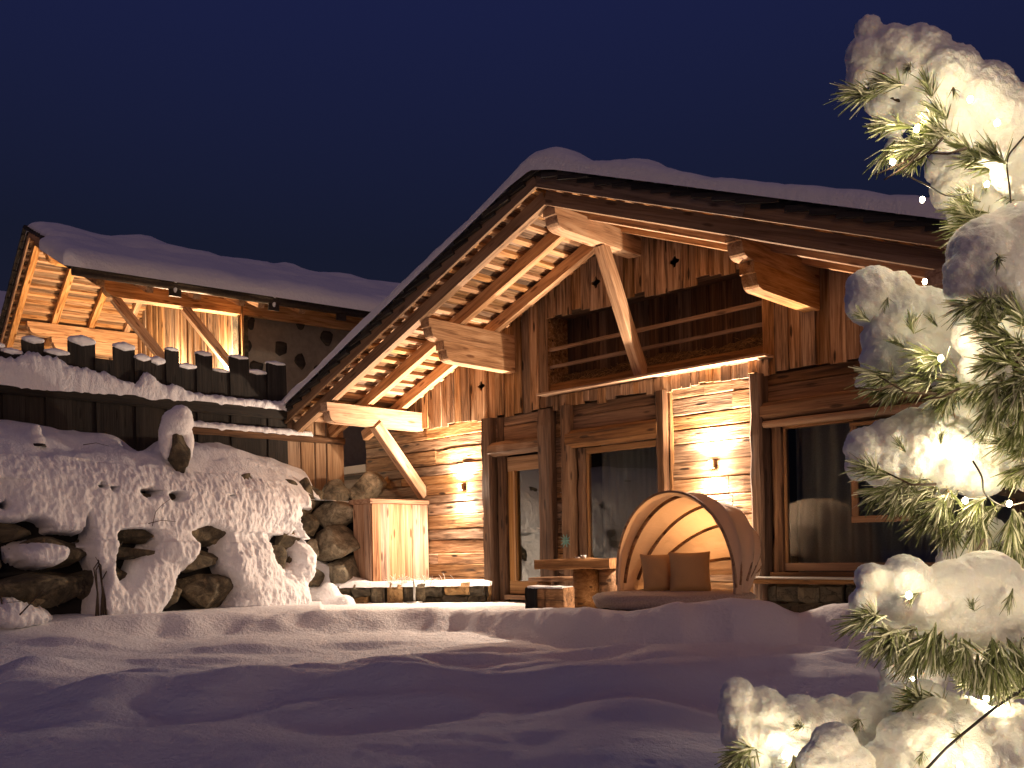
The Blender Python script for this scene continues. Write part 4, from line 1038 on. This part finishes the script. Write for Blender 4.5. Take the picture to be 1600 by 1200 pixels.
# porch braces
b2("brace", S, 5.0, 2.05, 5.34, 5.0, 3.22, 4.0, .18, .16, upv=tuple(S2)); b2("brace", S, 5.0, .62, 5.34, 5.0, 1.7, 4.05, .18, .16, upv=tuple(S2))
b2("porch_post", S, 5.0, 1.72, 1.4, 5.0, 1.72, 4.2, .2, .2, upv=tuple(S2))
# gable wall
s = -5.8; k = 0
while s < 4.95:
    w = R.uniform(.2, .3)
    b2("gable_plank", M['plank'], s + w / 2, 3.25 + (k % 2) * .03, 1.4, s + w / 2, 3.25 + (k % 2) * .03, z2(s + w / 2) - .03, .04, w - .01, upv=tuple(S2), segs=4, jit=.006); s += w; k += 1
b2("side_wall", M['plaster'], 4.82, 3.3, 3.5, 4.82, 15.5, 3.5, .3, 4.4)
b2("side_wall", M['plaster'], -5.6, 3.3, 3.3, -5.6, 15.5, 3.3, .3, 3.6)
b2("stone_corner", M['stone'], 4.86, 3.22, 3.4, 4.86, 3.45, 3.4, .35, 4.3)
for (px, py, w, h) in ((392, 505, 14, 26), (428, 490, 14, 20), (470, 506, 15, 26), (438, 543, 20, 34), (402, 575, 22, 28), (470, 565, 22, 36), (510, 528, 20, 30), (540, 505, 18, 24), (388, 540, 10, 24), (500, 580, 20, 26), (415, 610, 20, 20), (478, 615, 20, 24)):
    r = ray(px, py); # hit the side wall plane s=4.98
    n_ = S2; p0 = H(4.98, 0, 0); d = p0.dot(n_) / r.dot(n_); p = r * d
    me = rock_mesh("wall_stone", w / F * d * .62, .04, h / F * d * .5, M['dark'], RR, sub=2, cuts=14)
    obj("wall_stone", me, h2, frame(p, D2, (0, 0, 1)))
# eave: gutter, rafter tails
tube("gutter", h2, M['gutter'], [H(6.12, t, z2(6.1) - .03) for t in (-.42, 2, 5, 9, 14)], .10, n=10)
for t in (1.5, 3.6, 5.2): b2("gutter_strap", M['gutter'], 6.13, t, z2(6.1) - .26, 6.13, t, z2(6.1) + .05, .24, .05, upv=tuple(S2))
for k in range(12): b2("rafter_tail", S, 4.6, 3.4 + k * .95, z2(4.6) - .17, 5.95, 3.4 + k * .95, z2(5.95) - .17, .14, .16, upv=tuple(S2 * .4 + up))
b2("eave_board", M['old'], 4.3, -.42, z2(4.3) + .03, 4.3, .0, z2(4.3) + .03, .02, .02) if False else None
b2("eave_board", M['shingle'], 5.2, -.45, z2(5.2) + .02, 5.2, .04, z2(5.2) + .02, 1.7, .08, upv=tuple(S2 * .4 + up))
def h2pt(u, v, dz=0): p = H(u, v, z2(u) + .14 + dz); return p
# snow on the two slopes
snow_slab("upper_roof_snow", lambda u, v: H(u, v, z2(u) + .12 - .05 * max(0, 1 - abs(u) / .5)), edge_space(-6.7, 6.15, .12, .3, 7), edge_space(-.12, 16, .25, .35, 8), .23, .30, M['snow_roof'], "thick snow on the upper chalet's roof", lump=.13, seed=3.0,
          bumps=((.2, 2.6, .13, .25), (.1, 6.6, .12, .3), (1.4, 2.2, .10, .3), (1.8, 2.9, .07, .2), (2.6, 6.5, .06, .4), (2.2, 8.0, .06, .3), (2.0, 1.4, -.12, .5)))
snow_slab("eave_snow", lambda u, v: H(u, v, z2(u) + .10), edge_space(4.15, 6.35, .08, .28, 8), edge_space(-.62, 14, .14, .3, 8), .33, .30, M['snow_roof'], "bulging lip of snow along the upper chalet's eave, over the gutter", lump=.06, seed=9.0)
for t in (1.5, 3.6):
    q = H(6.16, t, z2(6.1)); lump("icicle", [(q + up * .04, (.06, .06, .10)), (q - up * .10, (.04, .04, .10))], M['snow'], "tongue of ice over the upper chalet's gutter, %s" % ("nearer its gable" if t < 2 else "farther along the eave"), .018, .008, .05, group="ice on the gutter straps", cat="icicle", it=2)
def porch(s, t, z, e, nm, lab):
    p = H(s, t, z); tt = thing(nm, lab, "lamp", p)
    bm = bmesh.new(); bmesh.ops.create_icosphere(bm, subdivisions=2, radius=.05, matrix=Matrix.Translation(p)); obj("lamp_globe", bm_mesh("lamp_globe", bm, M['lampglass'], True), tt)
    ld = bpy.data.lights.new("porch_light", 'POINT'); ld.energy = e; ld.color = (1, .68, .40); ld.shadow_soft_size = .06
    lo = bpy.data.objects.new("porch_light", ld); link(lo, tt, Matrix.Translation(p - D2 * .12))
porch(4.5, 3.05, 4.05, 850, "porch_lamp", "bright porch lamp behind the brace of the upper chalet")
porch(.5, 2.9, 4.4, 1100, "porch_lamp", "porch lamp low on the upper chalet's gable wall, hidden by the fence")

# far neighbour at the left edge
def H3(s, t, z): return fw * (40 - .8 * s + .6 * t) + rt * (-23.4 + .6 * s + .8 * t) + up * z
h3 = thing("far_chalet", "lit gable corner of a farther chalet at the left edge, snow on its roof", "chalet", H3(0, 3, 2))
for side, so in ((1, 6.0), (-1, -6.0)):
    zz = lambda s: 11.3 - .4 * abs(s); nr = tuple(S2 * (.4 * side) + up)
    beam("roof_slab", h3, S, H3(0, 6, zz(0)), H3(so, 6, zz(so)), 12.2, .16, upv=nr)
    for t in (.1, 1.2, 2.4): beam("rafter", h3, S, H3(0, t, zz(0) - .18), H3(so, t, zz(so) - .18), .16, .2, upv=nr)
    for k in range(15): beam("batten", h3, S, H3(side * (.2 + .4 * k), 0, zz(.2 + .4 * k) - .1), H3(side * (.2 + .4 * k), 3.2, zz(.2 + .4 * k) - .1), .12, .06, upv=nr)
    beam("barge_board", h3, M['shingle'], H3(0, -.12, zz(0) + .03), H3(so, -.12, zz(so) + .03), .05, .3, upv=nr)
beam("gable_wall", h3, M['board'], H3(-5.2, 3.3, 5.5), H3(5.2, 3.3, 5.5), .2, 7.5)
snow_slab("far_roof_snow", lambda u, v: H3(u, v, 11.3 - .4 * abs(u) + .1), edge_space(-6.1, 6.1, .3, .3, 5), edge_space(-.15, 12, .5, .3, 5), .35, .3, M['snow_roof'], "snow on the far chalet's roof at the left edge", seed=5.0)
p = H3(0, 2.6, 8.0); tt = thing("gable_lamp", "warm lamp under the gable of the far chalet", "lamp", p)
bm = bmesh.new(); bmesh.ops.create_icosphere(bm, subdivisions=2, radius=.06, matrix=Matrix.Translation(p)); obj("lamp_globe", bm_mesh("lamp_globe", bm, M['lampglass'], True), tt)
ld = bpy.data.lights.new("gable_light", 'POINT'); ld.energy = 900; ld.color = (1, .62, .32); lo = bpy.data.objects.new("gable_light", ld); link(lo, tt, Matrix.Translation(p - D2 * .2))

# ------------------------------------------------------------------ snowy pine close to the camera, with a string of fairy lights
TR = random.Random(21)
def needle_mesh(n, ln, spread, seed):
    r = random.Random(seed); vs = []; fs = []; mi = []
    for k in range(n):
        a = r.uniform(0, 2 * math.pi); el = abs(r.gauss(0, spread)); x0 = r.uniform(-.6, .35) * ln * .8
        d = Vector((math.cos(el), math.sin(el) * math.cos(a), math.sin(el) * math.sin(a))); l = ln * r.uniform(.65, 1.15)
        b = Vector((x0, 0, 0)) + Vector((0, d.y, d.z)) * .004
        s = d.cross(Vector((r.gauss(0, 1), r.gauss(0, 1), r.gauss(0, 1)))).normalized() * r.uniform(.0012, .0022)
        m_ = b + d * l * .55 + Vector((0, 0, -.001)); t = b + d * l + Vector((0, 0, -.005))
        i = len(vs); vs += [b - s, b + s, m_ + s, m_ - s, t + s * .4, t - s * .4]
        fs += [(i, i + 1, i + 2, i + 3), (i + 3, i + 2, i + 4, i + 5)]; q = 1 if r.random() < .42 else 0; mi += [q, q]
    me = mesh("needle_tuft", vs, fs, M['needle']); me.materials.append(M['needle_frost'])
    me.polygons.foreach_set("material_index", mi); return me
TUFT = [needle_mesh(64, .062, .42, 1), needle_mesh(58, .068, .34, 2), needle_mesh(72, .056, .55, 3), needle_mesh(50, .074, .28, 4)]
trunk_d = 2.75
pine = thing("pine_tree", "snow-laden long-needled pine reaching into the right side of the garden view", "pine tree", at_d(1800, 1400, trunk_d))
tp = [at_d(1725, y, 2.5) for y in (1570, 1200, 800, 400, 60, -160)]
tube("trunk", pine, M['twig'], tp, .075, .02, n=10)
def branch(pts, r0=.016, r1=.006): tube("branch", pine, M['twig'], [at_d(*p) for p in pts], r0, r1, n=7)
def tuft(px, py, d, ang, toward=.25, n=1, scale=1.0, spread=16):
    """ang: image direction in degrees, 0 right, 90 down"""
    for k in range(n):
        a = math.radians(ang + TR.uniform(-18, 18)); p = at_d(px + TR.uniform(-spread, spread) * (n > 1), py + TR.uniform(-spread, spread) * .6 * (n > 1), d + TR.uniform(-.03, .03))
        dv = rt * math.cos(a) - up * math.sin(a) - fw * (toward + TR.uniform(-.2, .2))
        mw = frame(p, dv, up + rt * TR.uniform(-1, 1)) @ Matrix.Scale(scale * TR.uniform(.85, 1.1), 4)
        obj("needle_tuft", TR.choice(TUFT), pine, mw)
def clump(blobs, d, label, flat=1.0):
    spec = []
    for b in blobs:
        px, py, r = b[:3]; dd = d + (b[3] if len(b) > 3 else 0)
        rr = r / F * dd
        spec.append((at_d(px, py, dd), (rr * 1.02, rr * 1.02, rr)))
        spec.append((at_d(px + TR.uniform(-.4, .4) * r, py + TR.uniform(-.3, .3) * r, dd + TR.uniform(-.4, .7) * rr), rr * .8))
    return lump("snow_clump", spec, M['snow_tree'], label, vox=.0052, disp=.014, dscale=.035, group="snow clumps on the pine branches", cat="snow clump", it=5)
# branch by branch, from the top
clump([(1356, 46, 21), (1350, 88, 30), (1392, 84, 42), (1440, 92, 46), (1400, 122, 38), (1480, 124, 52), (1445, 150, 44), (1530, 160, 58), (1490, 190, 44), (1575, 198, 62), (1630, 235, 72), (1342, 122, 20), (1375, 160, 22, .05), (1395, 195, 20, .06), (1400, 230, 16, .06)], 2.35, "topmost snow clump on the pine, its bear-like head against the sky")
branch([(1725, 330, 2.7), (1650, 250, 2.45), (1500, 190, 2.36), (1390, 150, 2.34)])
for a in [(1395, 128, 2.26, 165, .3, 2), (1360, 140, 2.27, 170, .2, 2), (1452, 140, 2.26, 250, .5, 1, .8), (1470, 205, 2.24, 188, .5, 4), (1450, 225, 2.25, 165, .5, 4), (1400, 205, 2.27, 175, .4, 2), (1520, 235, 2.26, 190, .5, 3), (1425, 240, 2.28, 150, .4, 3), (1560, 250, 2.27, 200, .4, 2), (1470, 178, 2.25, 220, .6, 1), (1400, 225, 2.3, 140, .3, 2)]: tuft(*a)
clump([(1470, 262, 24), (1495, 280, 36), (1540, 275, 52), (1590, 290, 60), (1520, 320, 40), (1570, 335, 50), (1630, 320, 60), (1480, 300, 26)], 2.55, "snow clump in the second tier of the pine, behind the hanging cable")
branch([(1725, 420, 2.75), (1640, 350, 2.6), (1500, 310, 2.54)])
for a in [(1520, 318, 2.44, 215, .3, 2), (1530, 335, 2.43, 180, .3, 4), (1525, 355, 2.43, 165, .3, 4), (1510, 370, 2.42, 140, .3, 2), (1600, 270, 2.42, 190, .3, 3), (1530, 255, 2.40, 185, .3, 2), (1590, 300, 2.42, 185, .3, 2)]: tuft(*a)
clump([(1540, 395, 56), (1590, 390, 66), (1510, 425, 36), (1560, 440, 60), (1500, 452, 24), (1620, 450, 70), (1595, 500, 42, .08), (1530, 520, 40, .12), (1540, 580, 40, .14)], 2.08, "big grey shaded snow clump at the right edge, in front of the chalet's eave")
branch([(1725, 520, 2.6), (1650, 500, 2.2), (1540, 470, 2.1)])
for a in [(1530, 470, 2.02, 170, .4, 3), (1560, 490, 2.02, 195, .4, 4), (1590, 540, 2.02, 190, .3, 5), (1570, 565, 2.03, 180, .3, 4), (1600, 590, 2.04, 160, .3, 5), (1560, 600, 2.05, 130, .3, 4), (1590, 620, 2.05, 110, .3, 5), (1540, 515, 2.06, 200, .3, 2), (1600, 500, 2.02, 220, .3, 3), (1560, 640, 2.08, 120, .3, 4), (1600, 660, 2.08, 100, .3, 3)]: tuft(*a)
clump([(1362, 456, 40), (1392, 462, 38), (1350, 480, 28), (1405, 490, 46), (1445, 492, 44), (1480, 515, 34), (1385, 530, 38), (1430, 550, 42), (1465, 560, 32), (1370, 560, 26), (1400, 585, 24), (1350, 595, 14), (1475, 600, 18)], 2.36, "rounded snow clump in front of the gable planks, left of the shaded one")
branch([(1725, 600, 2.75), (1600, 560, 2.45), (1420, 545, 2.37)])
for a in [(1352, 498, 2.24, 205, .6, 1, .7), (1425, 512, 2.22, 250, .7, 1, .7), (1408, 540, 2.23, 215, .6, 1, .6), (1460, 565, 2.24, 178, .4, 3), (1440, 590, 2.24, 160, .4, 4), (1400, 600, 2.25, 155, .4, 3), (1480, 600, 2.25, 160, .4, 4), (1510, 605, 2.26, 150, .4, 3), (1375, 590, 2.26, 165, .4, 2), (1530, 600, 2.2, 150, .4, 3), (1490, 620, 2.24, 145, .4, 3)]: tuft(*a)
clump([(1352, 700, 32), (1390, 692, 40), (1345, 728, 24), (1430, 690, 52), (1470, 660, 40), (1500, 650, 42), (1490, 700, 56), (1540, 680, 62), (1590, 690, 62), (1420, 730, 36), (1470, 745, 36), (1530, 740, 40), (1380, 735, 30), (1640, 720, 60)], 2.30, "wide snow clump across the big window, lit by two bulbs below it")
branch([(1725, 830, 2.7), (1620, 780, 2.4), (1450, 740, 2.31), (1380, 725, 2.3)])
for a in [(1372, 740, 2.19, 190, .5, 2), (1420, 755, 2.19, 165, .4, 3), (1400, 775, 2.2, 140, .4, 4), (1440, 775, 2.2, 145, .4, 5), (1480, 780, 2.2, 140, .4, 5), (1460, 800, 2.21, 135, .4, 4), (1510, 800, 2.22, 125, .4, 5), (1540, 820, 2.22, 115, .4, 4), (1580, 820, 2.22, 105, .4, 5), (1600, 850, 2.22, 100, .4, 4), (1490, 820, 2.23, 128, .3, 4), (1590, 700, 2.18, 175, .4, 3), (1600, 730, 2.18, 165, .4, 3), (1600, 670, 2.16, 160, .4, 3), (1545, 790, 2.2, 150, .4, 3), (1560, 860, 2.3, 110, .3, 4), (1600, 880, 2.3, 95, .3, 3), (1385, 760, 2.2, 170, .4, 2)]: tuft(*a)
clump([(1500, 850, 30), (1490, 875, 26), (1540, 838, 32), (1570, 852, 30), (1550, 880, 40), (1590, 900, 40), (1520, 890, 34)], 2.36, "tilted snow clump under the two bulbs at the right")
clump([(1362, 905, 26), (1350, 940, 24), (1345, 970, 18), (1415, 905, 38), (1400, 940, 40), (1445, 935, 46), (1490, 925, 52), (1540, 915, 56), (1580, 940, 54), (1630, 950, 60), (1470, 970, 42), (1520, 980, 42), (1550, 1005, 30), (1590, 990, 36), (1520, 1012, 18), (1390, 975, 26, .06)], 2.05, "largest snow clump, bulging in front of the right end of the garden")
branch([(1725, 1060, 2.6), (1640, 1000, 2.2), (1450, 960, 2.06), (1370, 950, 2.06)])
for a in [(1365, 975, 1.98, 160, .4, 2), (1385, 990, 1.98, 140, .4, 3), (1410, 1000, 1.99, 130, .4, 3), (1450, 1000, 1.98, 120, .4, 4), (1480, 1010, 1.98, 120, .4, 4), (1510, 1025, 1.98, 110, .4, 3), (1560, 1025, 1.97, 95, .4, 5), (1590, 1020, 1.97, 85, .4, 5), (1430, 1015, 2.0, 135, .3, 3), (1360, 960, 1.97, 190, .5, 1), (1540, 1040, 1.98, 110, .3, 3)]: tuft(*a)
clump([(1400, 1045, 26), (1425, 1040, 30), (1455, 1055, 26), (1390, 1072, 18)], 2.5, "small bright snow clump showing under the largest one")
clump([(1152, 1085, 26), (1150, 1115, 28), (1160, 1150, 32), (1195, 1108, 34), (1205, 1150, 40), (1250, 1125, 40), (1300, 1125, 40), (1350, 1120, 38), (1400, 1105, 34), (1440, 1095, 34), (1480, 1110, 30), (1230, 1180, 50), (1180, 1190, 40), (1300, 1180, 60), (1290, 1230, 60), (1380, 1160, 50)], 2.28, "long low snow clump along the bottom branch, with a glowing bulb in its left end")
clump([(1303, 1165, 36), (1285, 1195, 40), (1320, 1200, 44), (1300, 1240, 50)], 2.02, "dark rounded snow clump at the bottom edge, in front of the glowing bulb")
clump([(1415, 1155, 44), (1460, 1135, 44), (1510, 1128, 42), (1390, 1195, 44), (1450, 1190, 60), (1520, 1180, 60), (1580, 1150, 50), (1630, 1160, 60), (1500, 1240, 70), (1590, 1230, 70)], 2.12, "smooth snow clump in the bottom right corner behind the slanting cable")
clump([(1548, 1072, 22), (1572, 1078, 18), (1560, 1092, 20)], 2.2, "little snow clump beside the bulb in the lower right")
branch([(1725, 1250, 2.5), (1600, 1180, 2.3), (1400, 1150, 2.28), (1200, 1150, 2.28)])
for a in [(1165, 1180, 2.18, 160, .4, 3), (1155, 1190, 2.2, 130, .4, 2), (1450, 1090, 2.17, 205, .5, 3), (1435, 1105, 2.16, 190, .5, 2), (1530, 1060, 2.2, 190, .4, 2), (1600, 1075, 2.15, 200, .4, 2), (1590, 1060, 2.15, 180, .4, 3), (1230, 1195, 2.12, 100, .4, 2)]: tuft(*a)
# the string of lights: cable and bulbs
sl_ = thing("string_lights", "string of warm fairy lights on a thin brown cable wound through the pine", "fairy lights", at_d(1580, 500, 2.2))
def cable(pts, r=.0022):
    P = [at_d(*p) for p in pts]; out = []
    for i in range(len(P) - 1):
        a = P[max(0, i - 1)]; b = P[i]; c = P[i + 1]; d = P[min(len(P) - 1, i + 2)]
        for k in range(6):
            t = k / 6; out.append(.5 * ((2 * b) + (c - a) * t + (2 * a - 5 * b + 4 * c - d) * t * t + (3 * b - a - 3 * c + d) * t ** 3))
    out.append(P[-1]); tube("cable", sl_, M['wire'], out, r, n=6)
cable([(1640, 170, 2.2), (1590, 225, 2.28), (1574, 250, 2.30), (1577, 290, 2.3), (1583, 330, 2.3), (1600, 350, 2.3)])
cable([(1396, 255, 2.2), (1420, 275, 2.22), (1450, 290, 2.24), (1482, 306, 2.3), (1520, 300, 2.38)], .0018)
cable([(1440, 1210, 1.98), (1480, 1168, 1.98), (1525, 1130, 1.98), (1560, 1102, 1.98), (1600, 1076, 1.98), (1660, 1040, 1.98)], .003)
cable([(1520, 720, 2.1), (1534, 745, 2.1), (1538, 770, 2.12), (1560, 788, 2.15), (1578, 790, 2.15), (1620, 780, 2.1)], .0022)
def bulb(px, py, d, r=.0062, emit=True):
    p = at_d(px, py, d); bm = bmesh.new()
    bmesh.ops.create_icosphere(bm, subdivisions=2, radius=r, matrix=Matrix.Translation(p) @ Matrix.Diagonal((1, 1, 1.25, 1)))
    lb = bpy.data.lights.new('bulb_light', 'POINT'); lb.energy = .48; lb.color = (1.0, .80, .50); lb.shadow_soft_size = .004
    link(bpy.data.objects.new('bulb_light', lb), sl_, Matrix.Translation(p - fw * .011 + up * .006))
    obj("bulb", bm_mesh("bulb", bm, M['bulb'], True), sl_)
for b in [(1516, 155, 2.18), (1558, 192, 2.17), (1432, 202, 2.20), (1395, 253, 2.19), (1441, 312, 2.3), (1542, 288, 2.38), (1508, 782, 2.14), (1577, 787, 2.14), (1226, 1180, 2.17), (1541, 1091, 2.10), (1500, 1196, 1.99),
          (1490, 712, 2.19), (1425, 1062, 2.36), (1660, 440, 2.25), (1470, 560, 2.16), (1585, 640, 2.26), (1570, 900, 2.10), (1640, 880, 2.1), (1420, 930, 1.93), (1380, 1130, 2.14), (1650, 1100, 2.1), (1640, 300, 2.3), (1445, 440, 2.52), (1640, 120, 1.95), (1665, 260, 1.9), (1650, 560, 1.88), (1670, 700, 1.9), (1660, 800, 1.85), (1660, 980, 1.82), (1650, 1120, 1.8), (1400, 1235, 1.85), (1250, 1240, 1.9), (1570, 1240, 1.8)]: bulb(*b)  # this row

# bare twigs and stray tufts between the clumps
for k in range(12):
    px, py = TR.choice([(1480, 230), (1540, 350), (1400, 600), (1500, 610), (1430, 770), (1520, 830), (1420, 1000), (1560, 1030), (1580, 480), (1590, 640), (1460, 1080), (1575, 880)])
    px += TR.uniform(-45, 45); py += TR.uniform(-14, 14); d = 2.16 + TR.uniform(-.08, .1)
    a = math.radians(TR.uniform(95, 185)); l = TR.uniform(40, 95)
    branch([(px, py, d), (px + l * .5 * math.cos(a), py + l * .4 * math.sin(a), d - .02), (px + l * math.cos(a + .25), py + l * math.sin(a + .25), d - .03)], .0035, .0016)
for px, py, d in [(1420, 105, 2.27), (1490, 140, 2.24), (1385, 470, 2.27), (1460, 505, 2.27), (1410, 700, 2.2), (1470, 690, 2.18), (1540, 690, 2.18), (1430, 930, 1.95), (1520, 950, 1.94), (1580, 930, 1.93), (1250, 1135, 2.2), (1340, 1130, 2.2), (1500, 1150, 2.02), (1440, 1180, 2.0), (1560, 405, 1.98), (1545, 285, 2.44)]:
    tuft(px, py, d, TR.choice([150, 200, 240, 120]), .7, 1, .5)

# the rest of the tree, past the right edge of the view
for k, y in enumerate((-60, 120, 330, 540, 770, 980, 1190)):
    wd = 40 + 12 * k
    cl = [(1690 + TR.uniform(-30, 60) + (j % 5) * 22 - wd * .4, y + TR.uniform(-16, 22), TR.uniform(26, 46), TR.uniform(-.07, .12)) for j in range(7 + k)]
    clump(cl, 2.42, "snow clump on the pine's %s tier of boughs, close to the trunk at the right" % ('top', 'second', 'third', 'fourth', 'fifth', 'sixth', 'lowest')[k])
    for j in range(26):
        a = TR.uniform(0, 360); tuft(1700 + math.cos(math.radians(a)) * TR.uniform(20, 60 + 10 * k), y + 50 + TR.uniform(-20, 40), 2.45 + math.sin(math.radians(a)) * TR.uniform(.05, .3), 90 + 70 * math.cos(math.radians(a)), .3 * -math.sin(math.radians(a)), 1)
